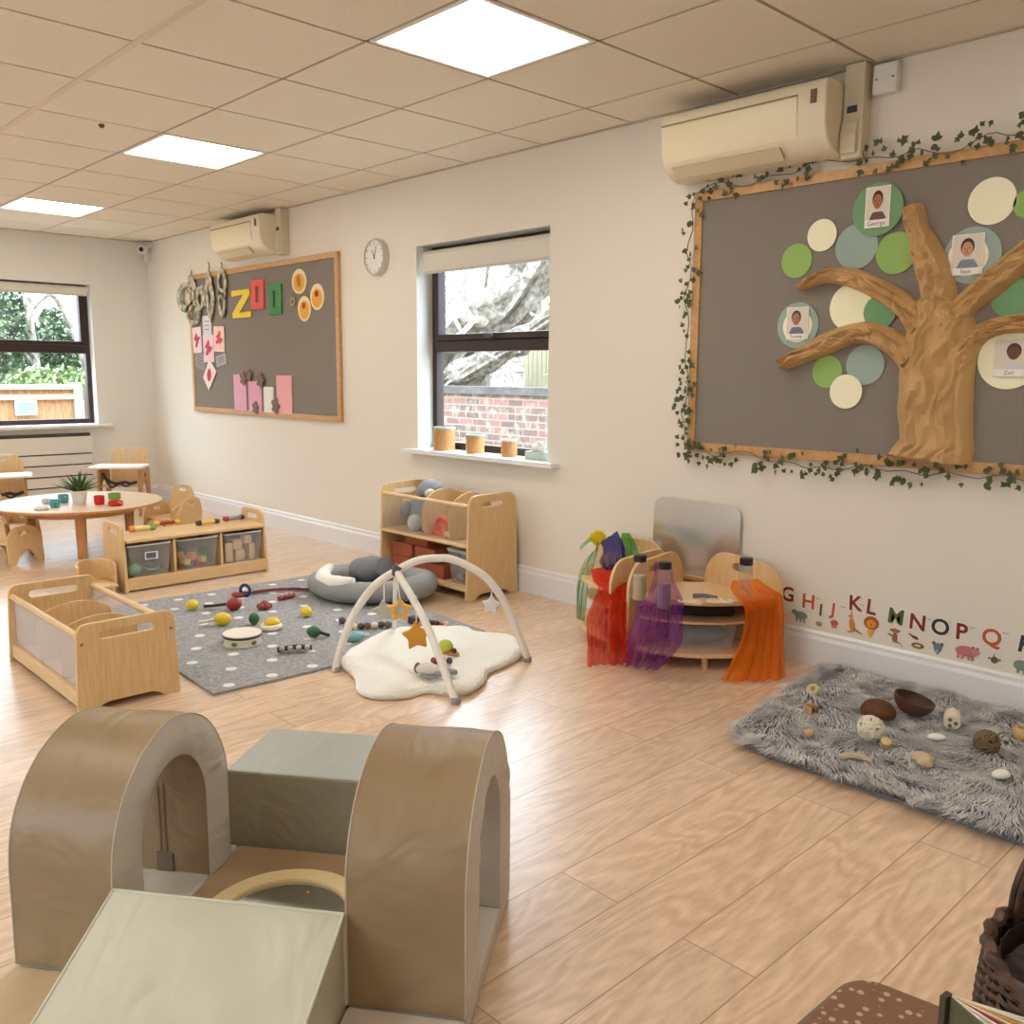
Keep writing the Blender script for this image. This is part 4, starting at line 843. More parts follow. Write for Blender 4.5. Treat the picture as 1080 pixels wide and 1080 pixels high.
# --- things on the table
t = thing('potted_succulent', 'spiky green plant in a white pot in the middle of the round table', 'plant', (*(2.320,-1.499), TZ))
obj('pot', MB().lathe([(.04, 0), (.052, .075), (.056, .078), (.056, .09), (.05, .09), (.046, .075), (.001, .07)], 28), mat('white_ceramic', (236, 230, 220), .3), t)
g = MB()
for k in range(34):
    a = k*2.4; tl = .25+1.1*(k/34); l = .13+.05*R.random(); P = []
    for j in range(6):
        u = j/5; P.append(Vector((cos(a)*l*u*sin(tl)*1.0, sin(a)*l*u*sin(tl), .075+l*u*cos(tl)*.9+.02*u*(1-u))))
    g.tube(P, [.010, .012, .011, .008, .005, .001], 5, flat=.5)
obj('leaves', g, mat('succulent_green', (74, 104, 56), .5, var=.35, scale=20), t, sm=60)
def pot(name, p, r, h, m_, label, handle=0, cat='cup'):
    t = thing(name, label, cat, (p[0], p[1], TZ))
    obj('bowl', MB().lathe([(r*.8, 0), (r, h*.25), (r, h), (r*.92, h), (r*.9, h*.3), (.001, h*.12)], 24), m_, t)
    if handle: obj('handle', MB().tube([(r*.9, 0, h*.8), (r*1.7, 0, h*.8), (r*1.7, 0, h*.25), (r*.9, 0, h*.25)] if handle == 1 else [(r*.9, 0, h*.8), (r*2.6, 0, h*.9)], .006, 8), m_, t)
    return t
M_TEAL = mat('toy_teal', (88, 168, 176), .35); M_RED = mat('toy_bright_red', (206, 34, 34), .35); M_PG = mat('toy_light_green', (130, 168, 70), .5)
pot('toy_cup', (2.396,-1.680), .032, .05, M_TEAL, 'teal toy cup nearer the front of the table', 1)
pot('toy_cup', (2.201,-1.565), .034, .055, M_TEAL, 'teal toy cup beside the plant pot', 1)
pot('toy_cup', (2.178,-1.661), .034, .03, mat('toy_grey_blue', (196, 206, 208), .4), 'pale grey-blue toy bowl at the left of the teal cups', 1)
pot('toy_plate', (2.450,-1.777), .045, .016, mat('toy_white', (232, 230, 226), .35), 'white toy dish at the left side of the table', 0, 'dish')
pot('toy_jug', (2.453,-1.415), .034, .06, M_RED, 'bright red toy jug right of the plant', 0, 'jug')
pot('toy_pan', (2.568,-1.351), .048, .028, M_RED, 'red toy pan at the front right of the table', 2, 'pan')
pot('toy_bowl', (2.286,-1.254), .042, .045, M_PG, 'light green toy bowl behind the red pan', 0, 'bowl')

# --- toddler chairs
def toddler_chair(label, p, rz):
    t = thing('toddler_chair', label, 'chair', (*p, 0), rz, 'toddler chairs round the table')
    sp = [(-.13, 0), (-.075, 0), (-.055, .06), (-.02, .095), (.02, .095), (.055, .06), (.075, 0), (.13, 0), (.12, .12), (.10, .22), (.04, .25), (-.08, .25), (-.125, .2), (-.135, .12)]
    for s in (-1, 1): obj('side_panel', plate(rpoly(sp, .02, 4), .014, [rrect(.07, .024, .011, -.01, .205)], .003, xz(0, s*.145, 0)), M_PLY, t)
    obj('seat', MB().box(-.125, .10, -.137, .137, .135, .148), M_PLYX, t, sm=0, bev=.003)
    bp_ = rpoly([(-.137, 0), (.137, 0), (.137, .13), (.09, .24), (-.09, .24), (-.137, .13)], [.005, .005, .03, .05, .05, .03])
    obj('backrest', plate(bp_, .012, [rrect(.075, .026, .012, 0, .205)], .003, Matrix.Translation((-.115, 0, .14)) @ Matrix.Rotation(-.14, 4, 'Y') @ yz()), M_PLY, t)
    return t
ch = toddler_chair('toddler chair with arched side panel at the near left of the round table', (2.27, -1.93), radians(112))
def addch(l, p, a): dup(ch, (*p, 0), radians(a), l)
addch('toddler chair behind the left side of the round table', (1.72, -1.78), 35)
addch('lighter toddler chair pushed up at the far right of the round table, by the wall', (2.02, -.76), -72)
addch('toddler chair between the round table and the low shelf', (2.62, -.98), -150)
# --- high chairs
def high_chair(label, p, rz):
    t = thing('high_chair', label, 'high chair', (*p, 0), rz, 'high chairs by the far wall')
    for s in (-1, 1):
        obj('side_frame', plate(rpoly([(-.17, 0), (-.13, 0), (-.04, .30), (.05, .30), (.14, 0), (.18, 0), (.13, .40), (-.14, .40)], .01, 3), .018, [oval(.05, .05, 0, .345, 16)], .003, xz(0, s*.17, 0)), mat('high_chair_beech', (190, 140, 84), .45, var=.2, stretch=(18, 18, 2), c2=(168, 118, 66)), t)
        obj('stretcher', MB().box(-.13, .15, s*.17-.006, s*.17+.006, .10, .125), MATS['high_chair_beech'], t, sm=0)
    obj('seat', MB().box(-.15, .12, -.16, .16, .25, .265), M_PLYX, t, sm=0, bev=.003)
    obj('backrest', plate(rpoly([(-.16, 0), (.16, 0), (.165, .25), (.12, .31), (-.12, .31), (-.165, .25)], [.005, .005, .03, .04, .04, .03]), .012, [rrect(.09, .026, .012, 0, .272)], .003, Matrix.Translation((-.16, 0, .262)) @ Matrix.Rotation(-.1, 4, 'Y') @ yz()), M_PLY, t)
    obj('tray', plate(rrect(.30, .44, .06), .018, (), .005, Matrix.Translation((.10, 0, .43))), mat('tray_white', (238, 234, 226), .35), t)
    obj('footrest', MB().box(.10, .17, -.16, .16, .12, .132), M_PLYX, t, sm=0, bev=.003)
    hg = MB().tube(spline([(.12, -.14, .37), (.14, -.09, .31), (.145, -.02, .285), (.145, .05, .295), (.14, .10, .285), (.13, .15, .30)]), .013, 6)
    hg.tube(spline([(.14, -.10, .31), (.145, -.06, .25), (.145, 0, .29)]), .009, 6).tube(spline([(.14, .02, .285), (.145, .06, .262), (.14, .12, .29)]), .008, 6)
    obj('harness', hg, M_BLACK, t, label='black safety straps')
    return t
hc = high_chair('wooden high chair with white tray and black straps in the far corner', (.72, -.60), radians(-38))
dup(hc, (.85, -1.60, 0), radians(-15), 'wooden high chair with white tray cut by the left edge of the picture')
# --- curved-back low seat beside the low shelf
t = thing('curved_baby_seat', 'small plywood seat with curved wrap-around back beside the low shelf', 'baby seat', (3.56, -1.845, 0), radians(-10))
obj('seat', plate(rrect(.24, .20, .03), .016, (), .003, Matrix.Translation((.01, 0, .062))), M_PLYX, t)
obj('base', MB().box(-.09, .11, -.085, .085, .012, .054), M_PLYX, t, bev=.006)
rows = []
for z in (.07, .185):
    o_ = [(-.10+.0*z, .0)]; A = [pi/2+pi*k/16 for k in range(17)]
    rows.append([(.0+.11*cos(a), .095*sin(a), z) for a in A]+[(.0+.098*cos(a), .083*sin(a), z) for a in A[::-1]])
obj('curved_back', MB().grid(rows, True, True), M_PLYX, t, sm=35, bev=.002)
for s in (-1, 1): obj('arm', plate(rrect(.08, .11, .02), .012, [rrect(.03, .06, .012)], .002, xz(.035, s*.0955, .125)), M_PLY, t)
for sx in (-.06, .08): obj('wheel', MB().tube([(sx, -.09, .014), (sx, .09, .014)], .013, 12), mat('wheel_grey', (120, 116, 108), .5), t)

# --- canisters on the window board
def canister(p, r, h, rim, label):
    t = thing('wooden_canister', label, 'canister', (p, .045, WZ0+.001), 0, 'canisters on the window board')
    obj('body', MB().lathe([(r*.97, 0), (r, .004), (r, h), (r*.94, h), (r*.93, .01), (.001, .01)], 36), mat('canister_wood', (206, 158, 96), .45, var=.3, stretch=(30, 30, 2), c2=(176, 122, 66)), t)
    obj('rim', MB().lathe([(r*1.05, h-.004), (r*1.05, h+.008), (r*.9, h+.010), (r*.9, h-.004)], 36), rim, t)
M_RIM = mat('sage_rim', (168, 176, 160), .4)
canister(4.345, .068, .135, M_RIM, 'largest wooden canister with sage rim, left on the window board')
canister(4.64, .056, .105, M_RIM, 'middle-sized wooden canister with sage rim on the window board')
canister(4.94, .047, .092, mat('cream_rim', (232, 222, 190), .4), 'smallest wooden canister with cream rim on the window board')
t = thing('tissue_box', 'small pale green box with white tissue at the right end of the window board', 'box', (5.18, .045, WZ0+.001))
obj('box', MB().box(-.075, .075, -.035, .045, 0, .045), mat('pale_sage', (186, 200, 188), .5), t, bev=.003)
g = MB().ball((0, 0, .06), (.05, .03, .03)).ball((.02, 0, .085), (.03, .02, .02)).ball((-.025, .0, .07), (.02, .02, .02)); me = g.mesh(); 
for v in me.vertices: v.co += Vector((0, 0, 1))*noise.noise(v.co*60)*.012
obj('tissue', me, M_WHITE, t)

# --- quarter-round shelf units by the long wall
def quarter(cx, cy, a0, a1, label):
    t = thing('curved_shelf_unit', label, 'shelf unit', (cx, cy, 0))
    r1 = .485; r2 = .11
    def sect(ra, rb, z, th):
        return plate(arc(0, 0, rb, a0, a1, 24)+arc(0, 0, ra, a1, a0, 10), th, (), .003, Matrix.Translation((0, 0, z)))
    obj('top_shelf', sect(r2, r1, .293, .018), M_PLYX, t); obj('bottom_shelf', sect(r2, r1, .065, .018), M_PLYX, t); obj('middle_shelf', sect(r2, r1-.03, .20, .010), M_PLYX, t)
    for a in (a0, a1):
        off = .010 if a == min(a0, a1) else -.010
        m_ = Matrix.Rotation(a, 4, 'Z') @ Matrix.Translation((0, off, 0)) @ xz()
        obj('end_panel', plate(rpoly([(.09, .03), (.505, .03), (.505, .36), (.455, .435), (.16, .455), (.09, .37)], [.004, .01, .05, .05, .06, .06]), .016, [rrect(.11, .036, .017, .30, .395)], .003, m_), M_PLY, t)
    am = (a0+a1)/2
    for rr, aa in ((.44, am), (.44, a0+(a1-a0)*.1), (.44, a0+(a1-a0)*.9), (.16, am)):
        obj('foot', MB().tube([(rr*cos(aa), rr*sin(aa), 0), (rr*cos(aa), rr*sin(aa), .056)], .014, 12), M_PLY, t)
    return t
quarter(6.33, -.085, radians(-88), radians(-4), 'plywood quarter-round shelf with orange and purple scarves, right of the pair')
quarter(6.285, -.085, radians(-176), radians(-92), 'plywood quarter-round shelf with red and green scarves, left of the pair')
# clear curved tub seen inside the right unit
t = thing('storage_tub', 'clear tub of blue-grey fabric on the lower shelf behind the purple scarf', 'storage tub', (6.33+.30*cos(radians(-46)), -.085+.30*sin(radians(-46)), .0745), radians(-46+90))
for z in (0,):
    g = MB(); rows = [[(x, y, z_) for x, y in rrect(.28*s, .22*s, .03)] for s, z_ in ((.9, 0), (1, .11))]; g.grid(rows, True); g.add(rows[0], [tuple(range(len(rows[0])))[::-1]])
    obj('tub', g, M_TUB, t, sm=30)
obj('contents', MB().ball((0, 0, .047), (.115, .085, .042)), mat('bluegrey_cloth', (118, 136, 140), .9, bump=.8, bscale=30, var=.3, scale=14), t)
o = obj('dark_fabric_roll', MB().tube(spline([(-.13, .0, 0), (0, -.03, .004), (.13, 0, 0)]), .026, 12), mat('dark_cloth', (44, 40, 44), .9), loc=(6.33+.34*cos(radians(-46)), -.085+.34*sin(radians(-46)), .235), rot=(0, 0, radians(44))); tag(o, 'dark rolled cloth lying on the middle shelf under the top board', 'cloth')
# mirror on the wall
a = (6.295,0.475,0.492,0.360)
t = thing('wall_mirror', 'rounded frameless acrylic mirror on the wall above the curved shelves', 'mirror', (a[0], -.004, a[1]))
obj('mirror_sheet', plate(rpoly([(-a[2]/2, -a[3]/2), (a[2]/2, -a[3]/2), (a[2]/2, a[3]/2), (-a[2]/2, a[3]/2)], [.01, .01, .07, .07]), .006, (), .001, xz(0, -.012, 0)), mat('mirror_silver', (222, 224, 228), .24, 1.0), t, label='dull silver reflecting sheet')
obj('ledge', MB().box(-a[2]/2-.005, a[2]/2+.005, -.04, -.001, -a[3]/2-.02, -a[3]/2-.001), M_FRAME, t, sm=0, bev=.003)
obj('backing', MB().box(-a[2]/2+.04, a[2]/2-.04, -.008, -.001, -a[3]/2+.01, a[3]/2-.06), M_WHITE, t, sm=0)
# sensory bottles
def bottle(p, z, label, c, h=.195):
    t = thing('sensory_bottle', label, 'bottle', (p[0], p[1], z), 0, 'black-capped bottles on the curved shelves')
    obj('bottle_body', MB().lathe([(.001, 0), (.026, 0), (.029, .006), (.029, h*.72), (.027, h*.8), (.022, h*.84), (.022, h*.87)], 24), thin('bottle_plastic', (226, 220, 210), .08, .1), t)
    obj('cap', MB().lathe([(.025, h*.85), (.027, h*.86), (.027, h*.99), (.024, h), (.001, h)], 24), M_BLACK, t, label='black cap')
    if c: obj('liquid', MB().lathe([(.001, .004), (.0255, .004), (.0255, h*.55), (.001, h*.55)], 20), mat('liq_%d' % c[0], c, .2), t)
bottle((6.782,-0.347), .303, 'black-capped clear bottle standing inside the orange scarf', None)
bottle((6.602,-0.659), .303, 'black-capped bottle wrapped in the purple scarf', (120, 60, 120))
bottle((6.446,-0.622), .303, 'black-capped bottle behind the purple scarf, left unit top', (200, 190, 150))
bottle((6.222,-0.541), .075, 'short black-capped bottle seen through the red scarf', (150, 40, 40), .13)
# pebbles and sticks on the top board
for k, (px_, l) in enumerate((((6.636,-0.531), 'pale wooden ring pieces at the left of the top board'), ((6.715,-0.421), 'pale wooden ring pieces beside the orange scarf'))):
    t = thing('wooden_ring', l, 'wooden ring', (px_[0], px_[1], .303), .3*k)
    for q in range(3): obj('ring', MB().tube([(.022*cos(a)+.03*(q-1), .022*sin(a), .008+.003*q) for a in [2*pi*j/16 for j in range(16)]], .0075, 8, closed=True), mat('pale_ring', (226, 206, 172), .6), t)
t = thing('grey_teether', 'small dark grey curved piece on the top board between the wooden rings', 'toy', (*(6.623,-0.403), .303), .4)
obj('curve', MB().tube(spline([(-.05, 0, .01), (0, .012, .012), (.05, 0, .01)]), .009, 8), mat('slate_toy', (110, 108, 112), .6), t)

# --- sheer scarves
def scarf(name, rows, m_, label, n=30, amp=.012, freq=5, seed=0, parts=None):
    """rows: (left point, right point, pleat amplitude factor)"""
    out = []; RR = []
    for i in range(len(rows)-1):
        a = rows[i]; b_ = rows[i+1]; a_ = rows[max(i-1, 0)]; c_ = rows[min(i+2, len(rows)-1)]
        for k in range(6):
            t = k/6
            cr_ = lambda q: .5*((2*Vector(a[q]))+(Vector(b_[q])-Vector(a_[q]))*t+(2*Vector(a_[q])-5*Vector(a[q])+4*Vector(b_[q])-Vector(c_[q]))*t*t+(3*Vector(a[q])-Vector(a_[q])-3*Vector(b_[q])+Vector(c_[q]))*t**3)
            RR.append((cr_(0), cr_(1), a[2]+(b_[2]-a[2])*t))
    RR.append((Vector(rows[-1][0]), Vector(rows[-1][1]), rows[-1][2]))
    for i, (p, q, f_) in enumerate(RR):
        d = q-p; nn = d.cross(Vector((0, 0, 1)));
        if nn.length < 1e-5: nn = Vector((0, -1, 0))
        nn.normalize()
        if nn.dot(Vector((.55, -.83, 0))) < 0: nn = -nn
        row = []
        for j in range(n+1):
            t = j/n; s_ = sin(2*pi*freq*t+noise.noise(Vector((t*3, i*.06, seed)))*4)*.5+noise.noise(Vector((t*9, i*.12, seed+3)))*.9
            v_ = p+d*t+nn*(amp*f_*(s_+.8)); v_.z = max(v_.z, .006); row.append(v_)
        out.append(row)
    return tag(obj(name, MB().grid(out), m_, sm=0), label, 'scarf')
def Zp(p, z): return (p[0], p[1], z)
o = scarf('sheer_scarf', [(Zp((5.987,-0.416), .33), Zp((6.021,-0.227), .34), .5), (Zp((6.141,-0.571), .325), Zp((6.220,-0.435), .335), 1), (Zp((6.181,-0.572), .30), Zp((6.323,-0.547), .305), 1), (Zp((6.224,-0.693), .2), Zp((6.390,-0.625), .2), 1.6), (Zp((6.244,-0.712), .08), Zp((6.412,-0.609), .08), 2), (Zp((6.279,-0.763), .008), Zp((6.376,-0.600), .008), 2)],
      sheer('red_chiffon', (224, 36, 20), .42), 'red sheer scarf hanging over the left curved shelf to the floor', seed=1, amp=.010)
o = scarf('sheer_scarf', [(Zp((6.429,-0.503), .45), Zp((6.478,-0.448), .45), .4), (Zp((6.461,-0.555), .38), Zp((6.523,-0.485), .38), .6), (Zp((6.492,-0.642), .318), Zp((6.598,-0.525), .318), 1), (Zp((6.519,-0.739), .312), Zp((6.646,-0.589), .31), 1), (Zp((6.514,-0.743), .25), Zp((6.676,-0.629), .25), 1.6), (Zp((6.442,-0.674), .14), Zp((6.637,-0.581), .14), 1.8), (Zp((6.393,-0.620), .008), Zp((6.531,-0.582), .008), 2)],
      sheer('purple_chiffon', (168, 84, 178), .22), 'purple sheer scarf wrapped round a bottle and hanging to the floor', seed=2)
o = scarf('sheer_scarf', [(Zp((6.689,-0.302), .38), Zp((6.740,-0.191), .38), .6), (Zp((6.722,-0.365), .355), Zp((6.806,-0.191), .35), 1), (Zp((6.789,-0.409), .318), Zp((6.836,-0.147), .315), 1.2), (Zp((6.766,-0.325), .26), Zp((6.842,-0.150), .26), 1.4), (Zp((6.743,-0.307), .13), Zp((6.876,-0.182), .13), 1.8), (Zp((6.777,-0.492), .008), Zp((6.953,-0.282), .008), 2.2)],
      sheer('orange_chiffon', (248, 134, 12), .50), 'orange sheer scarf draped over the right curved shelf to the floor', seed=3, amp=.012)
o = scarf('sheer_scarf', [(Zp((5.945,-0.304), .44), Zp((5.903,-0.128), .47), .5), (Zp((6.039,-0.399), .42), Zp((6.081,-0.290), .43), 1.3), (Zp((6.051,-0.425), .38), Zp((6.128,-0.339), .38), 1.3), (Zp((6.072,-0.407), .34), Zp((6.113,-0.360), .34), .8)],
      sheer('blue_chiffon', (40, 50, 150), .45), 'blue sheer scarf bunched over the back of the left curved shelf', seed=4)
o = scarf('sheer_scarf', [(Zp((6.025,-0.423), .43), Zp((5.947,-0.307), .45), .3), (Zp((5.958,-0.439), .36), Zp((5.966,-0.366), .36), .8), (Zp((5.925,-0.426), .24), Zp((6.012,-0.444), .24), 1), (Zp((5.921,-0.425), .08), Zp((5.983,-0.433), .08), 1)],
      sheer('pale_green_chiffon', (120, 176, 110), .14), 'pale green sheer scarf hanging down the left end of the curved shelf', seed=5, n=14)
o = scarf('sheer_scarf', [(Zp((5.957,-0.149), .47), Zp((5.982,-0.121), .47), .5), (Zp((6.032,-0.237), .43), Zp((6.167,-0.263), .43), 1), (Zp((6.100,-0.305), .38), Zp((6.158,-0.305), .38), .8)],
      sheer('green_chiffon', (66, 160, 40), .4), 'bright green sheer scarf behind the blue one', seed=6, n=16)
g = MB().ball((0, 0, 0), (.042, .035, .036)); me = g.mesh()
for v in me.vertices: v.co *= 1+.25*noise.noise(v.co*45)
o = obj('sheer_scarf', me, sheer('yellow_chiffon', (236, 214, 30), .6), loc=(*(5.893,-0.252), .45)); tag(o, 'yellow scarf bunched up on the end of the left curved shelf', 'scarf')
o = scarf('sheer_scarf', [(Zp((5.875,-0.362), .395), Zp((5.844,-0.328), .41), .2), (Zp((5.879,-0.298), .43), Zp((5.817,-0.215), .445), .3), (Zp((5.907,-0.275), .45), Zp((5.845,-0.190), .46), .3)], sheer('pale_green_chiffon2', (130, 180, 130), .4), 'thin green scarf corner poking out left of the yellow one', n=8, seed=8)

# ================================================================== ON THE FLOOR
# grey spotted rug
m = bpy.data.materials.new('grey_rug'); m.use_nodes = True; MATS['grey_rug'] = m; nt = m.node_tree; b = nt.nodes['Principled BSDF']; L = nt.links.new; N = nt.nodes.new
tc = N('ShaderNodeTexCoord'); n1 = N('ShaderNodeTexNoise'); n1.inputs['Scale'].default_value = 60; n1.inputs['Detail'].default_value = 4; L(tc.outputs['Object'], n1.inputs['Vector'])
cr = N('ShaderNodeValToRGB'); cr.color_ramp.elements[0].position = .3; cr.color_ramp.elements[1].position = .7; cr.color_ramp.elements[0].color = srgb((134, 132, 132)); cr.color_ramp.elements[1].color = srgb((170, 168, 166)); L(n1.outputs['Fac'], cr.inputs[0])
L(cr.outputs[0], b.inputs['Base Color']); b.inputs['Roughness'].default_value = .95; bp = N('ShaderNodeBump'); bp.inputs['Strength'].default_value = .5; bp.inputs['Distance'].default_value = .01; L(n1.outputs['Fac'], bp.inputs['Height']); L(bp.outputs[0], b.inputs['Normal'])
RX0, RX1, RY0_, RY1_ = 3.95, 5.57, -2.06, -.70
t = thing('spotted_rug', 'grey low-pile rug with rows of small white spots', 'rug', ((RX0+RX1)/2, (RY0_+RY1_)/2, 0))
ang = radians(-2.5); t.rotation_euler = (0, 0, ang)
w_, d_ = (RX1-RX0)/2, (RY1_-RY0_)/2
g = MB().box(-w_, w_, -d_, d_, .0005, .0115)
for i in range(9):
    for j in range(8):
        x = -w_+.09+i*.185; y = -d_+.085+j*.185+(.0925 if i % 2 else 0)
        if abs(x) < w_-.03 and abs(y) < d_-.03: g.add([(x+.024*cos(a), y+.024*sin(a), .0125) for a in [2*pi*k/14 for k in range(14)]]+[(x, y, .0125)], [(k, (k+1) % 14, 14) for k in range(14)])
po = obj('pile', g, m, t, sm=0); po.data.materials.append(mat('spot_white', (226, 222, 218), .95))
for p in po.data.polygons:
    if p.index > 5: p.material_index = 1
FZ = .0125
def maraca(p, rz, bc, hc_, label, r=.028, hl=.08, g_='shakers on the rug'):
    t = thing('maraca', label, 'maraca', (*p, FZ+r*.95), rz)
    obj('head', MB().ball((0, 0, 0), (r*1.25, r, r*.95)), bc, t); obj('handle', MB().tube([(-r, 0, 0), (-r-hl*.6, 0, -r*.35), (-r-hl, 0, -r*.5)], [.008, .0075, .009], 10), hc_, t)
def egg(p, c, label, r=(.03, .024, .024)):
    t = obj('egg_shaker', MB().ball((0, 0, 0), r), c, loc=(*p, FZ+r[2])); t.rotation_euler = (0, 0, R.uniform(0, 3)); tag(t, label, 'egg shaker'); return t
Yl = mat('lemon_yellow', (232, 200, 48), .4); Rr = mat('maraca_red', (150, 44, 32), .4); Gn = mat('forest_green', (52, 104, 66), .45); Wt = mat('off_white', (232, 226, 206), .5)
egg((4.294,-1.614), Yl, 'small yellow egg shaker nearest the left corner of the spotted rug', (.034, .028, .028))
maraca((4.440,-1.454), radians(40), Rr, M_BLACK, 'red maraca with black handle on the spotted rug', .034, .13)
maraca((4.673,-1.631), radians(48), Yl, Wt, 'yellow maraca with white loop handle beside the tambourine', .034, .08)
egg((4.760,-1.510), Gn, 'small dark green egg shaker behind the tambourine', (.026, .026, .030))
t = thing('coil_toy', 'yellow ring-shaped shaker with pale rim on the rug', 'shaker', (*(4.890,-1.489), FZ), radians(20))
obj('ring', MB().tube([(.04*cos(a), .04*sin(a), .014) for a in [2*pi*k/24 for k in range(24)]], .014, 10, closed=True), Wt, t); obj('dome', MB().ball((0, 0.01, .03), (.04, .038, .028)), Yl, t)
egg((4.807,-1.246), Yl, 'yellow egg shaker nearest the grey cushion', (.034, .027, .027))
maraca((5.143,-1.407), radians(215), Gn, M_BLACK, 'dark green elongated shaker in the middle of the rug', .028, .05)
t = thing('castanet_clapper', 'dark green hand bells with silver jingles, near the front of the rug', 'hand bells', (*(5.289,-1.593), FZ), radians(62))
obj('handle', MB().tube(spline([(-.075, 0, .015), (0, .012, .02), (.075, 0, .015)]), .012, 8), mat('deep_green', (46, 66, 54), .5), t)
for k in range(4): obj('bell', MB().ball((-.055+.036*k, -.014, .022), .013), mat('bell_silver', (190, 188, 180), .3, .8), t)
t = thing('tambourine', 'white tambourine drum with painted rim lying on the rug', 'tambourine', (*(5.008,-1.699), FZ))
obj('shell', MB().lathe([(.080, .002), (.086, .0), (.086, .045), (.080, .047)], 40), Wt, t)
obj('skin', MB().lathe([(.001, .046), (.086, .046), (.0865, .051), (.001, .053)], 40), mat('drum_skin', (236, 226, 210), .5), t)
obj('band', MB().lathe([(.0868, .036), (.0876, .037), (.0876, .045), (.0868, .046)], 40), mat('band_dark', (60, 66, 60), .4), t)
for k in range(6):
    a = k*pi/3-.9; obj('painted_leaf', MB().ball((.0865*cos(a), .0865*sin(a), .018), (.004, .014, .009), mtx=Matrix.Rotation(a, 4, 'Z')), mat('leaf_paint', (110, 130, 80), .6), t)
t = thing('star_shaker', 'dark red knobbly star-shaped toy on the rug', 'toy', (*(4.528,-1.328), FZ+.018))
obj('knobs', join(*[MB().ball((.026*cos(a), .026*sin(a), 0), .015).mesh() for a in [2*pi*k/6 for k in range(6)]], MB().ball((0, 0, .008), .022).mesh()), mat('brick_red', (146, 58, 50), .5), t)
t = thing('finger_bells', 'navy and red looped jingle toy at the back of the rug', 'toy', (*(4.214,-1.279), FZ), .5)
obj('loop', MB().tube([(.03*cos(a), .008, .035+.03*sin(a)) for a in [2*pi*k/20 for k in range(20)]], .009, 8, closed=True), mat('navy', (48, 44, 92), .5), t)
obj('base', MB().ball((-.03, -.02, .014), (.04, .02, .014)), Rr, t)
t = thing('ribbon_wand', 'dark red ribbon wand with wire loop stretched along the back of the rug', 'wand', (*(4.254,-1.103), FZ), radians(63))
obj('ribbon', MB().tube(spline([(-.13, .0, .012), (-.03, .025, .014), (.08, .02, .014), (.20, -.01, .012)]), [.014]*25, 8, flat=.6), mat('dark_ribbon', (112, 30, 36), .7), t)
obj('wire_loop', MB().tube([(-.17+.04*cos(a), .0+.02*sin(a), .01) for a in [2*pi*k/18 for k in range(18)]], .004, 6, closed=True), M_BLACK, t)
t = thing('bell_stick', 'small red stick with silver bells beside the ribbon wand', 'hand bells', (*(4.425,-1.141), FZ), radians(95))
obj('stick', MB().tube([(-.05, 0, .015), (.05, 0, .015)], .013, 10), Rr, t)
for k in range(3): obj('bell', MB().ball((-.03+.03*k, 0, .03), .010), MATS['bell_silver'], t)
t = thing('teal_shaker', 'pale teal capsule-shaped shaker in front of the grey cushion', 'shaker', (*(5.328,-1.314), FZ+.026), radians(60))
obj('capsule', MB().ball((0, 0, 0), (.058, .026, .025)), mat('pale_teal', (136, 188, 186), .4), t); obj('tip', MB().tube([(.054, 0, 0), (.075, 0, 0)], .009, 10), mat('pale_teal_tip', (176, 208, 206), .4), t)
t = thing('shell_rattle', 'string of brown and white shell beads behind the left foot of the play gym', 'rattle', (*(5.205,-1.144), FZ), radians(62))
for k in range(7): obj('bead', MB().ball((-.10+.033*k, .006*(k % 2), .017), (.019, .017, .016)), mat('bead_%d' % (k % 3), [(120, 84, 60), (222, 210, 186), (70, 56, 50)][k % 3], .5), t)
t = thing('wooden_hoop_rattle', 'light wooden hoop rattle with dark beads at the right of the rug', 'rattle', (*(5.379,-0.879), FZ), .4)
obj('hoop', MB().tube([(.07*cos(a), .045*sin(a), .010) for a in [2*pi*k/24 for k in range(24)]], .009, 8, closed=True), mat('hoop_tan', (190, 140, 92), .5), t)
for k in range(3): obj('bead', MB().ball((-.02+.02*k, 0, .018), .014), mat('bead_brown', (84, 50, 40), .5), t)
o = obj('purple_block', MB().box(-.03, .03, -.022, .022, 0, .035), mat('dark_purple', (66, 50, 80), .6), loc=(*(5.274,-0.915), FZ), bev=.006); tag(o, 'small dark purple soft block between the gym legs', 'block')
o = obj('dark_bead', MB().ball((0, 0, 0), (.02, .017, .017)), mat('plum', (96, 70, 72), .5), loc=(*(5.035,-1.180), FZ+.017)); tag(o, 'small plum-coloured ball just left of the gym pole', 'ball')

# grey nest cushion
M_CUSH = mat('grey_cushion', (150, 150, 148), .85, bump=.3, bscale=18, var=.1)
CP = (4.66, -.76)
t = thing('baby_nest_cushion', 'dark grey padded ring cushion with bolster and white crescent, at the back of the rug', 'cushion', (*CP, FZ), radians(28)); t.scale = (.80, .80, .9)
def fat(pts, rad, seg=18, amp=.1, seed=0):
    P = spline(pts, 6); n = len(P); rr = []
    for i in range(n):
        f_ = i/(n-1)*(len(rad)-1); k = min(int(f_), len(rad)-2); rr.append(rad[k]+(rad[k+1]-rad[k])*(f_-k))
    g = MB().tube(P, rr, seg, flat=.85); g.v = [tuple(Vector(v)+Vector((1, 1, 1))*noise.noise(Vector(v)*14+Vector((seed, 0, 0)))*amp*.06) for v in g.v]; return g
obj('ring', fat([(.32, -.10, .08), (.10, -.23, .075), (-.16, -.23, .07), (-.36, -.08, .075), (-.36, .12, .08), (-.18, .24, .08), (.1, .25, .08), (.34, .16, .09), (.40, .02, .09), (.32, -.12, .085)], [.075, .075, .07, .07, .075, .08, .08, .085, .085, .08]), M_CUSH, t)
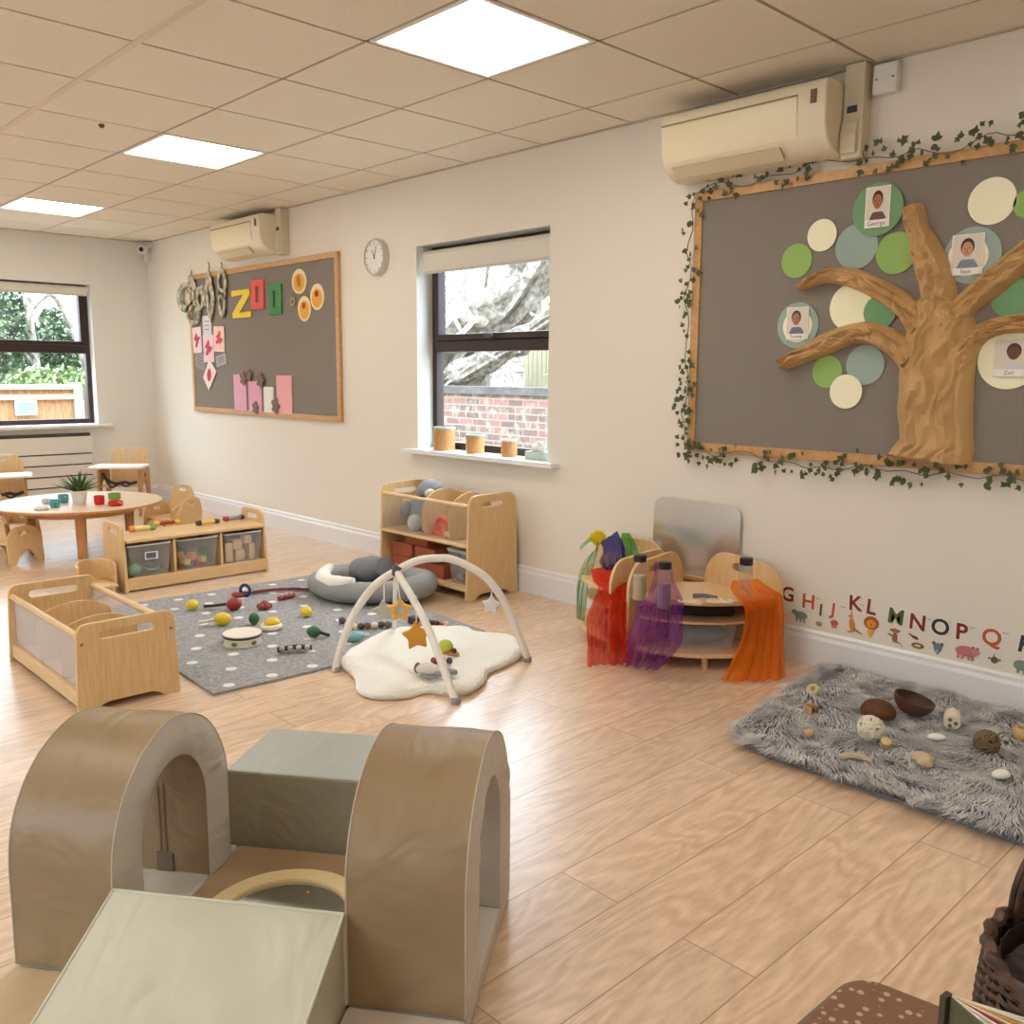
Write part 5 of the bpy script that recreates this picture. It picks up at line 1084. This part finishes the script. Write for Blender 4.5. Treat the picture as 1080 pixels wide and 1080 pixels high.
obj('base_pad', plate(oval(.70, .46, 0, 0, 32), .035, (), .012, Matrix.Translation((0, 0, .022))), mat('cushion_pad', (116, 116, 118), .9), t)
obj('bolster', fat([(-.18, .20, .12), (-.02, .10, .155), (.10, .04, .185)], [.085, .095, .07], seed=3), mat('bolster_grey', (124, 124, 126), .9, bump=.4, bscale=14), t, label='darker grey bolster')
obj('crescent', fat([(-.34, .06, .15), (-.33, -.04, .12), (-.26, -.15, .10), (-.12, -.23, .11), (.02, -.25, .15)], [.03, .052, .066, .06, .022], seed=6), mat('crescent_white', (234, 226, 214), .9), t, label='white fleecy crescent roll')

# cloud-shaped fleece mat and arched baby gym
M_FLEECE = mat('cream_fleece', (244, 240, 230), .95, bump=1.0, bscale=70)
mc = Vector((5.77, -1.26))
outl = [(5.605,-1.547), (5.507,-1.463), (5.398,-1.294), (5.348,-1.125), (5.351,-1.003), (5.420,-0.952), (5.469,-0.898), (5.543,-0.817), (5.649,-0.819), (5.748,-0.757), (5.871,-0.777), (6.001,-0.884), (6.051,-1.023), (6.072,-1.146), (6.148,-1.235), (6.194,-1.347), (6.166,-1.424), (6.078,-1.472), (6.066,-1.578), (5.992,-1.659), (5.889,-1.663), (5.773,-1.593)]
P = spline([Vector((p[0]-mc.x, p[1]-mc.y, 0)) for p in outl]+[Vector((outl[0][0]-mc.x, outl[0][1]-mc.y, 0))], 6)[:-1]
rows = []
for s, z in ((1.0, .001), (1.03, .014), (1.02, .028), (.97, .038), (.92, .040), (.86, .038), (.8, .036), (.72, .038), (.62, .040), (.5, .040), (.4, .040), (.28, .040), (.15, .040), (.03, .040)):
    rows.append([(p.x*s, p.y*s, z+((noise.noise(Vector((p.x*s*6, p.y*s*6, 0)))*.016+noise.noise(Vector((p.x*s*14, p.y*s*14, 3)))*.006) if .001 < z else 0)) for p in P])
t = thing('cloud_play_mat', 'cream fleecy cloud-shaped play mat under the arched baby gym', 'play mat', (mc.x, mc.y, 0))
rows = [[(x, y, max(z, .001)) for x, y, z in r_] for r_ in rows]
obj('mat', MB().grid(rows, True, True), M_FLEECE, t, sm=0)
smooth(t.children[0].data, 0)
A = Vector((5.61, -1.58, 0)); B_ = Vector((6.06, -.90, 0)); Lh = (B_-A).length; d = (B_-A).normalized()
prof = [(-.003, .03), (.028, .135), (.081, .256), (.161, .363), (.253, .425), (.34, .465), (.42, .473), (.50, .462), (.622, .392), (.704, .285), (.767, .143), (.811, .03)]
t = thing('baby_gym', 'white padded arched baby gym with crossing legs standing over the cloud mat', 'baby gym', A)
M_GYM = mat('gym_fabric', (236, 230, 222), .85, bump=.15, bscale=60)
obj('main_arch', MB().tube(spline([d*s+Vector((0, 0, z)) for s, z in [(-.006, .004)]+prof+[(.816, .004)]], 6), .0165, 14), M_GYM, t)
J = d*.253+Vector((0, 0, .425)); Cf = Vector((6.235, -1.455, .004))-A; Df = Vector((5.36, -1.10, .03))-A
def bow(a, b_, k): m_ = (a+b_)/2+Vector((0, 0, k))+((b_-a)*Vector((1, 1, 0))).normalized()*k*.6; return spline([a, m_, b_], 8)
obj('cross_arch', MB().tube(bow(J, Cf, .035), .0155, 14), M_GYM, t); obj('cross_arch', MB().tube(bow(J, Df, .035), .010, 14), M_GYM, t)
obj('strap', MB().tube([J+d*-.012+Vector((0, 0, -.018)), J+d*.012+Vector((0, 0, .020))], .021, 12), mat('strap_dark', (88, 84, 80), .7), t, label='dark joining strap')
for p in (Vector((0, 0, .004)), B_-A+Vector((0, 0, .004)), Cf): obj('foot_cap', MB().lathe([(.018, 0), (.019, .006), (.019, .02), (.016, .024)], 14, Matrix.Translation((p.x, p.y, 0))), mat('cap_grey', (150, 146, 142), .6), t)
def onplane(px_py): return px_py
def starhang(p, top, r, c, label, ring=None, ry=0):
    t = thing('hanging_star', label, 'hanging star', p); az = radians(-50)
    t.rotation_euler = (0, 0, math.atan2(CAM.y-p[1], CAM.x-p[0])+pi/2)
    pts = rpoly(star(r, r*.58), r*.12, 4)
    hole = [oval(r*.7, r*.7)] if ring else []
    obj('star', plate(pts, .022, hole, .006, Matrix.Translation((0, 0, 0)) @ xz() @ Matrix.Rotation(ry, 4, 'Z')), c, t)
    if ring: obj('centre_disc', plate(oval(r*.8, r*.8), .008, (), .002, xz()), ring, t)
    iv = Matrix.Rotation(-t.rotation_euler.z, 4, 'Z'); q = iv @ (Vector(top)-Vector(p))
    obj('string', MB().tube([(0, 0, r*.85), q], .0035, 6), mat('string_white', (232, 226, 218), .7), t)
M_GOLD = mat('mustard_felt', (222, 160, 56), .85); M_GOLD2 = mat('pale_mustard', (232, 182, 92), .85); M_SG = mat('silver_felt', (190, 188, 180), .85); M_SW = mat('white_felt', (232, 228, 222), .85)
def pt(s, z): v = A+d*s; return (v.x, v.y, z)
starhang(pt(.20, .255), pt(.20, .385), .050, M_SG, 'pale grey felt star, leftmost hanging from the gym arch', ry=.15)
starhang((5.78, -1.375, .262), (5.755, -1.372, .40), .056, M_GOLD2, 'mustard star with pale round centre hanging from the gym joint', ring=M_SG)
starhang((5.93, -1.405, .190), (5.93, -1.405, .355), .064, M_GOLD, 'plain golden star, lowest of the hanging stars', ry=.1)
starhang(pt(.655, .262), pt(.66, .335), .044, M_SW, 'small white star hanging from the right side of the gym arch', ry=-.1)
# things on the cloud mat
t = thing('rattle_toy', 'lime green ball toy with brown base on the cloud mat', 'toy', (*(5.833,-1.174), .042))
obj('ball', MB().ball((0, 0, .034), (.034, .032, .030)), mat('lime', (190, 196, 66), .5), t); obj('base', MB().ball((.012, .012, .008), (.058, .03, .010)), mat('toy_tan', (170, 128, 76), .6), t)
obj('bead', MB().ball((.045, .01, .022), .012), mat('bead_brown', (84, 50, 40), .5), t)
t = thing('soft_block_toy', 'grey, white and rust cloth toy heap in front of the gym pole', 'toy', (*(5.998,-1.399), .042), .4)
obj('cloth', MB().ball((0, 0, .022), (.055, .04, .024)), mat('toy_cloth_white', (222, 216, 206), .9), t); obj('trim', MB().tube(spline([(.04, -.02, .012), (.09, .0, .018), (.10, .04, .012), (.05, .05, .01)]), .011, 8), mat('toy_cloth_grey', (150, 148, 148), .9), t)
obj('tab', MB().ball((-.05, 0, .022), (.012, .02, .022)), mat('toy_rust', (150, 96, 76), .8), t); obj('ring', MB().tube([(.02+.03*cos(a), -.035+.02*sin(a), .01) for a in [2*pi*k/14 for k in range(14)]], .006, 6, closed=True), mat('toy_cloth_grey', (150, 148, 148), .9), t)
t = thing('felt_flower', 'small rust and purple felt toy behind the gym pole', 'toy', (*(5.911,-1.279), .042))
obj('petals', join(*[MB().ball((.02*cos(a), .02*sin(a), .012), .012).mesh() for a in [2*pi*k/5 for k in range(5)]]), mat('rust_felt', (150, 74, 60), .9), t); obj('centre', MB().ball((.038, .03, .014), .014), mat('plum_felt', (82, 58, 96), .9), t)

# ------------------------------------------------------------------ soft play set (own frame: a across, b back)
O = (6.82, -2.72); SA = radians(37)
def leather(name, c, c2): 
    m = mat(name, c, .40, var=.12, scale=4, c2=c2, bump=.5, bscale=7, spec=.45, stretch=(1.2, .5, 1.5))
    bp = [n for n in m.node_tree.nodes if n.type == 'BUMP'][0]; bp.inputs['Distance'].default_value = .024
    nz = bp.inputs['Height'].links[0].from_node; nz.inputs['Detail'].default_value = 2; nz.inputs['Distortion'].default_value = .8
    return m
M_TAUPE = leather('taupe_vinyl', (158, 134, 102), (148, 124, 92)); M_GREIGE = leather('greige_vinyl', (206, 200, 192), (198, 190, 180)); M_SAGE = leather('sage_vinyl', (202, 199, 178), (194, 190, 168))
M_OLIVE = leather('stone_vinyl', (158, 150, 128), (148, 140, 118)); M_SAND = leather('sand_vinyl', (204, 180, 142), (196, 170, 132)); M_MATB = leather('tan_vinyl', (172, 144, 110), (162, 134, 102)); M_BLUEG = leather('bluegrey_vinyl', (178, 186, 182), (170, 178, 172))
def sp(a, b_, z=0): return (O[0]+cos(SA)*a-sin(SA)*b_, O[1]+sin(SA)*a+cos(SA)*b_, z)
def foam(name, label, a0, a1, b0, b1, z0, z1, m_, mats=None, cat='soft play block'):
    t = thing(name, label, cat, sp((a0+a1)/2, (b0+b1)/2, z0), SA)
    w_, d_, h_ = (a1-a0)/2-.0015, (b1-b0)/2-.0015, z1-z0
    g = MB(); n = 10
    o = obj('block', MB().box(-w_, w_, -d_, d_, 0, h_), m_, t, sm=0, bev=.007)
    if mats:
        for mm_ in mats: o.data.materials.append(mm_)
    return t, o
T0 = .05
foam('foam_mat', 'tan square foam mat holding the round mirror, in the middle of the soft play set', .0, .475, -.36, .163, 0, T0, M_MATB, cat='soft play mat')
foam('foam_mat', 'pale grey-green foam mat under the left soft arch', -.23, 0, -.36, .163, 0, T0, M_GREIGE, cat='soft play mat')
foam('foam_mat', 'grey foam mat under the right soft arch', .475, .71, -.36, .13, 0, T0, M_GREIGE, cat='soft play mat')
foam('foam_mat', 'sand-coloured foam mat at the bottom left corner of the picture', -.23, 0, -.84, -.36, 0, T0, M_SAND, cat='soft play mat')
foam('foam_mat', 'pale beige foam mat at the bottom edge, right of the wedge', .475, .71, -.84, -.36, 0, T0, mat('pale_beige_vinyl', (208, 196, 178), .42, bump=.22, bscale=5.5), cat='soft play mat')
_, o = foam('foam_block', 'rectangular foam block with pale blue-grey top behind the mirror mat', -.035, .475, .168, .455, 0, .245, M_OLIVE, [M_BLUEG])
for p in o.data.polygons:
    if p.normal.z > .9: p.material_index = 1
# wedge
t = thing('foam_wedge', 'pale sage foam wedge sloping towards the camera at the bottom of the picture', 'soft play wedge', sp(.237, -.362, 0), SA)
g = MB(); w_ = .2365; zt, zl, ln = .238, .03, .50; n = 14; rows = []
for i in range(n+1):
    u = i/n; y = -u*ln; z = zt+(zl-zt)*u; rows.append([(-w_+2*w_*j/n, y, z+.006*noise.noise(Vector((j*.35, i*.5, 2)))*min(1, 4*u*(1-u)+.05)*4*(j/n)*(1-j/n)*2) for j in range(n+1)])
top = rows; g.grid(rows)
bl = [(-w_, 0, 0), (w_, 0, 0), (-w_, -ln, 0), (w_, -ln, 0)]
g.add([r[0] for r in rows]+[bl[2], bl[0]], [tuple(range(n+3))[::-1]]); g.add([r[-1] for r in rows]+[bl[3], bl[1]], [tuple(range(n+3))])
g.add(rows[0]+[bl[1], bl[0]], [tuple(range(n+3))]); g.add(rows[-1]+[bl[3], bl[2]], [tuple(range(n+3))[::-1]])
obj('wedge', g, M_SAGE, t, sm=30)
for s in (-1, 1): obj('seam_piping', MB().tube([(s*w_, 0, .05), (s*w_, 0, zt), (s*w_, -ln, zl)], .003, 6), mat('sage_piping', (204, 202, 180), .5), t)
obj('seam_piping', MB().tube([(-w_, 0, zt), (w_, 0, zt)], .003, 6), MATS['sage_piping'], t)
# round mirror in ring
t = thing('floor_mirror', 'round mirror in a pale wooden ring set on the tan foam mat', 'mirror', sp(.245, -.125, T0), SA)
obj('ring', plate(oval(.37, .37, n=56), .014, [oval(.28, .28, n=56)], .003, Matrix.Translation((0, 0, .0075))), mat('ring_maple', (236, 212, 158), .45, var=.08, stretch=(3, 20, 3)), t)
obj('mirror_disc', MB().lathe([(.001, .002), (.1405, .002), (.1405, .0065), (.001, .0065)], 56), mat('mirror_acrylic', (214, 214, 212), .10, 1.0), t)
obj('pin', MB().ball((.02, .095, .010), (.004, .004, .002)), M_GOLD, t)
# arches
def soft_arch(label, a0, a1, b0, b1, zt):
    w_ = (b1-b0)/2; th = .105; hs = zt-T0-w_   # straight leg height
    t = thing('foam_arch', label, 'soft play arch', sp((a0+a1)/2, (b0+b1)/2, T0), SA); da = (a1-a0)/2
    out = [(-w_, 0)]+[(w_*cos(pi-pi*k/28), hs+w_*sin(pi*k/28)) for k in range(29)]+[(w_, 0)]
    ri = w_-th; inn = [(ri, 0)]+[(ri*cos(pi*k/28), hs+ri*1.12*sin(pi*k/28)) for k in range(29)]+[(-ri, 0)]
    rows = []; N_ = 8
    def bow_(q, f, c): return q
    nO, nI = len(out), len(inn)
    g = MB()
    gro = [[(-da+2*da*k/N_, q[0], q[1]) for q in out] for k in range(N_+1)]
    for k, r_ in enumerate(gro):
        gro[k] = [(x, y*(1+.012*noise.noise(Vector((x*8, y*6, z*6)))), z+(.004*noise.noise(Vector((x*12, y*9, z*9))) if z > .01 else 0)) for x, y, z in r_]
    g.grid(gro[::-1])
    obj('outer_cover', g, M_TAUPE, t, sm=60)
    gri = [[(-da+2*da*k/N_, q[0], q[1]) for q in inn] for k in range(N_+1)]
    obj('inner_cover', MB().grid(gri[::-1]), M_TAUPE if a0 < 0 else M_GREIGE, t, sm=60)
    for s, row in ((1, gro[-1]), (-1, gro[0])):
        inr = [(s*da, q[0], q[1]) for q in inn][::-1]
        M_ = 6; rr = []
        for k in range(M_+1):
            u = k/M_; rr.append([tuple(Vector(row[i]).lerp(Vector(inr[i]), u)+Vector((s*(.010*sin(pi*u)+.004*sin(pi*u)*noise.noise(Vector((i*.9, u*2, s)))*2), 0, 0))) for i in range(len(row))])
        obj('side_face', MB().grid(rr if s < 0 else rr[::-1]), M_GREIGE, t, sm=60)
        obj('seam', MB().tube(row, .0019, 6), mat('greige_piping', (192, 180, 162), .5), t)
    obj('underside', MB().box(-da, da, -w_, -ri, 0, .002).box(-da, da, ri, w_, 0, .002), M_TAUPE, t, sm=0)
    # zip on the inner leg
    obj('zip', MB().box(-.012, -.008, ri-.002, ri+.001, .05, hs+.05).box(.002, .006, ri-.002, ri+.001, .05, hs+.05), mat('zip_line', (126, 104, 78), .6), t, sm=0)
    obj('zip_pocket', MB().box(-.022, .022, ri-.004, ri+.001, .0, .048), mat('pocket_brown', (120, 104, 84), .6), t, sm=0, bev=.002)
soft_arch('tall taupe foam arch on the left of the soft play set', -.228, -.002, -.36, .12, .492)
soft_arch('tall taupe foam arch on the right of the soft play set', .477, .708, -.36, .105, .505)

# ------------------------------------------------------------------ shaggy rug and loose parts
fur = [(7.138,-0.992), (7.024,-0.612), (7.012,-0.109)]
FX0, FX1, FY0, FY1 = 7.03, 8.62, -1.03, -.03
m_ = bpy.data.materials.new('grey_fur'); m_.use_nodes = True; MATS['grey_fur'] = m_; nt = m_.node_tree; b = nt.nodes['Principled BSDF']; b.inputs['Roughness'].default_value = .7
tc = nt.nodes.new('ShaderNodeTexCoord'); n1 = nt.nodes.new('ShaderNodeTexNoise'); n1.inputs['Scale'].default_value = 14; n1.inputs['Detail'].default_value = 5; nt.links.new(tc.outputs['Object'], n1.inputs['Vector'])
cr = nt.nodes.new('ShaderNodeValToRGB'); cr.color_ramp.elements[0].position = .35; cr.color_ramp.elements[1].position = .65; cr.color_ramp.elements[0].color = srgb((170, 170, 176)); cr.color_ramp.elements[1].color = srgb((224, 222, 220)); nt.links.new(n1.outputs['Fac'], cr.inputs[0]); nt.links.new(cr.outputs[0], b.inputs['Base Color'])
t = thing('shaggy_rug', 'grey long-haired fluffy rug along the wall under the alphabet stickers', 'rug', ((FX0+FX1)/2, (FY0+FY1)/2, 0))
fw_, fd = (FX1-FX0)/2, (FY1-FY0)/2
def frect(k=1): return rpoly([(-fw_*k+.12, -fd*k), (fw_*k, -fd*k), (fw_*k, fd*k), (-fw_*k, fd*k)], [.16, .05, .05, .08], 6)
obj('backing', plate(frect(.985), .012, (), .003, Matrix.Translation((0, 0, .007))), mat('fur_backing', (128, 128, 132), .95), t)
import bisect
def inpoly(x, y, P):
    c = False
    for i in range(len(P)):
        x1, y1 = P[i]; x2, y2 = P[i-1]
        if (y1 > y) != (y2 > y) and x < (x2-x1)*(y-y1)/(y2-y1)+x1: c = not c
    return c
PF = frect(1.0); V = []; F_ = []
RF = random.Random(3)
for k in range(48000):
    x = RF.uniform(-fw_, fw_); y = RF.uniform(-fd, fd)
    if not inpoly(x, y, PF): continue
    nz = noise.noise(Vector((x*3.1, y*3.1, 0))); nz2 = noise.noise(Vector((x*7, y*7, 4))); a = nz*5+nz2*2.2-1.2+RF.uniform(-.35, .35); l = RF.uniform(.045, .075); dx, dy = cos(a), sin(a)
    ln = RF.uniform(.55, 1.15)
    if y > fd-.05 and dy > 0: dy = -dy
    if y < -fd+.07: dy = -abs(dy)-.3
    if x < -fw_+.07: dx = -abs(dx)-.2
    wx, wy = -dy*.0016, dx*.0016; z0 = .012; zt_ = .035+.02*noise.noise(Vector((x*9, y*9, 9)))+RF.uniform(-.006, .008)
    n_ = len(V)
    V += [(x-wx, y-wy, z0), (x+wx, y+wy, z0), (x+dx*l*ln*.4+wx, y+dy*l*ln*.4+wy, z0+zt_*.85), (x+dx*l*ln*.4-wx, y+dy*l*ln*.4-wy, z0+zt_*.85), (x+dx*l*ln, y+dy*l*ln, z0+zt_*.75)]
    F_ += [(n_, n_+1, n_+2, n_+3), (n_+3, n_+2, n_+4)]
g = MB(); g.v = V; g.f = F_
fo = obj('pile', g, m_, t, sm=0); fo['kind'] = 'stuff'
UZ = .042
def onfur(p): return (p[0], p[1], UZ)
def tmpl(nm, g_, m_, p, label, cat, rot=(0, 0, 0), sm=40, dz=0): return tag(obj(nm, g_, m_, sm=sm, loc=(p[0], p[1], UZ+dz), rot=rot), label, cat)
M_COC = mat('coconut', (112, 68, 38), .8, var=.4, scale=20, bump=.6, bscale=50); M_COCI = mat('coconut_inside', (92, 54, 34), .5, var=.3, scale=8)
def bowlg(r, h, th=.006): return MB().lathe([(.002, 0)]+[(r*sin(a), h*(1-cos(a))) for a in [pi/2*k/8 for k in range(1, 9)]]+[((r-th)*sin(a), th+(h-th)*(1-cos(a))) for a in [pi/2*k/8 for k in range(8, 0, -1)]]+[(.002, th)], 32)
tmpl('coconut_shell', MB().ball((0, 0, .0), (.062, .056, .045)), M_COC, (7.437,-0.498), 'brown rounded coconut half lying face down on the shaggy rug', 'coconut shell', dz=.016)
t = thing('coconut_shell', 'open brown coconut bowl tipped up, right of the face-down coconut half', 'coconut shell', (*(7.520,-0.433), UZ+.035), radians(-70)); 
sh = obj('shell', bowlg(.070, .062), M_COCI, t); sh.rotation_euler = (radians(-14), 0, 0); sh.location = (0, .0, -.02)
def lattice(r, seed, n=16, tr=.003):
    q = random.Random(seed); g = MB()
    for k in range(n):
        ax = Vector((q.gauss(0, 1), q.gauss(0, 1), q.gauss(0, 1))).normalized(); u = ax.orthogonal().normalized(); v = ax.cross(u); rr = r*(1-.04*q.random())
        g.tube([u*cos(a)*rr+v*sin(a)*rr for a in [2*pi*j/18 for j in range(18)]], tr, 5, closed=True)
    return g
tmpl('rattan_ball', lattice(.042, 2, 22, .0045), mat('rattan_white', (232, 224, 204), .7), (7.505,-0.703), 'white woven rattan ball on the shaggy rug', 'woven ball', dz=.03)
tmpl('rattan_ball', lattice(.038, 5, 18, .0042), mat('rattan_brown', (116, 94, 66), .7), (7.812,-0.532), 'dark brown woven ball of twigs at the right of the shaggy rug', 'woven ball', dz=.028)
t = thing('white_loofah', 'cream cut loofah cylinder with holes at its end, upper right of the shaggy rug', 'loofah', (*(7.649,-0.386), UZ+.022), radians(-70))
obj('cylinder', MB().lathe([(.001, -.05), (.022, -.048), (.027, -.035), (.028, .04), (.025, .046), (.001, .046)], 24, Matrix.Rotation(pi/2, 4, 'Y')), mat('loofah_cream', (230, 220, 194), .7, bump=.5, bscale=60), t)
for k in range(3): obj('hole', MB().ball((.046, .012*cos(2.1*k), .012*sin(2.1*k)), (.002, .007, .007)), mat('hole_dark', (120, 108, 86), .8), t)
tmpl('white_egg', MB().ball((0, 0, 0), (.030, .018, .012)), mat('egg_white', (244, 240, 232), .35), (7.667,-0.563), 'smooth flat white oval stone in the middle of the shaggy rug', 'stone', (0, 0, radians(35)), dz=.010)
tmpl('white_egg', MB().ball((0, 0, 0), (.030, .020, .014)), MATS['egg_white'], (7.918,-0.716), 'white oval stone nearest the front right of the shaggy rug', 'stone', (0, 0, radians(60)), dz=.012)
g = MB().ball((0, 0, 0), (.038, .028, .022), 14, 9); me = g.mesh()
for v in me.vertices: v.co *= 1+.5*noise.noise(v.co*38)
tmpl('coral_rock', me, mat('sandy_rock', (216, 190, 158), .9, bump=.8, bscale=90), (7.715,-0.786), 'sandy rough star-shaped rock at the front of the shaggy rug', 'rock', dz=.014)
tmpl('driftwood_piece', MB().tube(spline([(-.05, 0, .012), (0, .012, .018), (.05, 0, .01)]), [.014]*17, 8, flat=.7), mat('driftwood_grey', (196, 180, 160), .9, bump=.6, bscale=50), (7.558,-0.924), 'pale driftwood piece half buried in the front edge of the shaggy rug', 'driftwood', (0, 0, .6), dz=-.005)
tmpl('wooden_cube', MB().lathe([(.014, 0), (.017, .004), (.017, .028), (.014, .03), (.001, .031)], 20), mat('bamboo', (206, 186, 128), .5), (7.578,-0.751), 'small pale bamboo cylinder beside the woven white ball', 'bamboo piece', (radians(30), 0, .5), dz=.004)
tmpl('bamboo_ring', MB().tube([(.016*cos(a), .016*sin(a), .014) for a in [2*pi*k/20 for k in range(20)]], .009, 8, closed=True), MATS['bamboo'], (7.163,-0.450), 'small bamboo ring at the back left of the shaggy rug', 'bamboo ring', (radians(50), 0, .3), dz=.010)
t = thing('cork_napkin_ring', 'curled tan wood shaving at the left of the shaggy rug', 'wood curl', (*(7.264,-0.659), UZ+.004), .3)
obj('curl', MB().grid([[(.026*cos(a), .026*sin(a)*.8, z) for a in [5.0*k/18 for k in range(19)]] for z in (0, .03)]+[[(.021*cos(a), .021*sin(a)*.8, z) for a in [5.0*k/18 for k in range(19)]] for z in (.03, 0)]), mat('tan_curl', (194, 158, 110), .6), t); obj('inner_core', MB().ball((0, 0, .012), .012), mat('dark_core', (110, 80, 52), .7), t)
tmpl('wood_plug', MB().lathe([(.017, 0), (.013, .03), (.001, .031)], 18), mat('pale_plug', (206, 176, 136), .6), (7.362,-0.880), 'small pale wooden plug at the front left of the shaggy rug', 'wooden plug', (0, radians(60), .8), dz=.012)
t = thing('wooden_cup', 'round wooden cup with dark opening cut by the right edge of the picture', 'cup', (*(7.863,-0.351), UZ), 0)
obj('cup', MB().lathe([(.02, 0), (.030, .012), (.030, .03), (.022, .042), (.016, .042), (.014, .02), (.001, .02)], 24), mat('cup_wood', (206, 168, 110), .5), t)

# ------------------------------------------------------------------ bottom right: basket, dotted pouffe, standing book
t = thing('wicker_basket', 'dark brown wicker basket with arched handle at the bottom right edge', 'basket', (8.545, -1.98, 0), radians(20))
M_WICK = mat('dark_wicker', (92, 58, 40), .45, var=.5, scale=24, c2=(46, 28, 22))
g = MB(); rb, rt_, bh = .232, .240, .315
for i in range(38):
    z = .006+i*bh/38; r_ = rb+(rt_-rb)*i/37+.012*sin(pi*i/37); n = 120
    g.tube([((r_+.0045*sin(30*a+pi*i))*cos(a), (r_+.0045*sin(30*a+pi*i))*.9*sin(a), z+.002*cos(30*a)) for a in [2*pi*k/180 for k in range(180)]], .0052, 5, closed=True)
obj('woven_body', g, M_WICK, t, sm=60)
g = MB()
for k in range(24):
    a = 2*pi*k/24; g.tube([(rb*cos(a), rb*.86*sin(a), 0.004), (rt_*cos(a), rt_*.86*sin(a), bh)], .005, 5)
obj('stakes', g, M_WICK, t, sm=60)
obj('rim', MB().tube([((rt_+.003*cos(26*a))*cos(a), (rt_+.003*cos(26*a))*.9*sin(a), bh+.008+.003*sin(26*a)) for a in [2*pi*k/260 for k in range(260)]], .011, 8, closed=True), M_WICK, t)
obj('lining', MB().lathe([(.001, .01), (rb-.015, .012), (rt_-.016, bh-.005), (rt_-.018, bh-.005), (rb-.018, .015), (.001, .015)], 32, Matrix.Diagonal((1, .86, 1, 1))), mat('basket_inside', (60, 42, 36), .8), t)
ha = Matrix.Rotation(radians(137), 4, 'Z')
for q in (-.006, .006):
    obj('handle', MB().tube([ha @ Vector(p) for p in spline([(rt_-.02+q, -.055, bh-.02), (rt_-.022+q, -.052, bh+.05), (rt_-.024+q, -.03, bh+.105), (rt_-.024+q, .0, bh+.118), (rt_-.024+q, .03, bh+.105), (rt_-.022+q, .052, bh+.05), (rt_-.02+q, .055, bh-.02)])], .0062, 8), M_WICK, t)
me = MB().ball((0, 0, .265), (.212, .185, .085), 40, 20).mesh()
for v in me.vertices: v.co += v.co.normalized()*noise.noise(v.co*30)*.02
t2 = thing('dark_fleece', 'dark grey-brown fluffy cloth filling the wicker basket', 'cloth', (8.545, -1.98, .0), radians(20)); obj('cloth', me, mat('dark_fleece', (74, 64, 66), .95, bump=1.0, bscale=70, var=.5, scale=40), t2)
# pouffe
m_ = bpy.data.materials.new('dotted_brown'); m_.use_nodes = True; nt = m_.node_tree; b = nt.nodes['Principled BSDF']; b.inputs['Roughness'].default_value = .6
tc = nt.nodes.new('ShaderNodeTexCoord'); vo = nt.nodes.new('ShaderNodeTexVoronoi'); vo.inputs['Scale'].default_value = 60; vo.inputs['Randomness'].default_value = .55; nt.links.new(tc.outputs['Object'], vo.inputs['Vector'])
cr = nt.nodes.new('ShaderNodeValToRGB'); cr.color_ramp.elements[0].position = .26; cr.color_ramp.elements[0].color = srgb((196, 164, 140)); cr.color_ramp.elements[1].position = .34; cr.color_ramp.elements[1].color = srgb((128, 92, 68)); nt.links.new(vo.outputs['Distance'], cr.inputs[0]); nt.links.new(cr.outputs[0], b.inputs['Base Color'])
pc = (8.192,-2.264); pa = (8.306,-2.246); pb = (8.186,-2.442)
e1 = Vector((pa[0]-pc[0], pa[1]-pc[1])).normalized(); e2 = Vector((pb[0]-pc[0], pb[1]-pc[1])).normalized()
t = thing('dotted_stool', 'brown box stool with small pale dots and rounded corners at the bottom edge', 'stool', (pc[0], pc[1], 0), math.atan2(e1.y, e1.x))
ca = e1.angle(e2) if e1.cross(e2) < 0 else -e1.angle(e2)
vv = Vector((cos(ca), -sin(ca)))
pl = rpoly([(0, 0), (.34, 0), (.34+vv.x*.34, vv.y*.34), (vv.x*.34, vv.y*.34)], .05)
obj('padded_top', plate(pl, .03, (), .006, Matrix.Translation((0, 0, .285))), m_, t)
obj('edge_trim', MB().tube([(x, y, .289) for x, y in pl], .006, 8, closed=True), mat('trim_taupe', (110, 96, 86), .6), t)
obj('box', plate(rpoly([(.01+p[0]*.96, p[1]*.96+(.004 if vv.y > 0 else -.004)) for p in [(0, 0), (.34, 0), (.34+vv.x*.34, vv.y*.34), (vv.x*.34, vv.y*.34)]], .05), .269, (), .003, Matrix.Translation((0, 0, .135))), mat('stool_side', (116, 88, 68), .7), t)
STOOL = (t, vv)
# open board book standing on the stool
bk = (8.408,-2.496); 
t = thing('board_book', 'thick board book standing part open on the dotted stool, bottom right corner', 'book', (bk[0]+.0, bk[1]-.0, .301), 0)
M_CARD = mat('book_card', (226, 222, 204), .5); hb = .195
def leaf_(ang, th, m_, L_=.19, nm='page', off=0):
    mt = Matrix.Rotation(ang, 4, 'Z')
    obj(nm, MB().box(.004, L_, off, off+th, 0, hb, mt), m_, t, sm=0, bev=.001)
base = math.atan2(rt.y, rt.x)
leaf_(base-radians(34), .003, M_CARD, nm='cover'); leaf_(base-radians(30), .003, M_CARD)
leaf_(base-radians(41), .003, mat('page_orange', (214, 150, 50), .5)); leaf_(base-radians(46), .003, M_CARD); leaf_(base-radians(52), .003, mat('page_red', (156, 30, 40), .5))
leaf_(base-radians(58), .003, M_CARD); leaf_(base-radians(68), .003, M_CARD); leaf_(base-radians(74), .003, mat('book_cover_green', (92, 92, 66), .5), nm='cover')
obj('spine', MB().box(-.006, .002, -.009, .007, 0, hb, Matrix.Rotation(base-radians(54), 4, 'Z')), mat('spine_dark', (70, 62, 44), .5), t, sm=0, bev=.001)
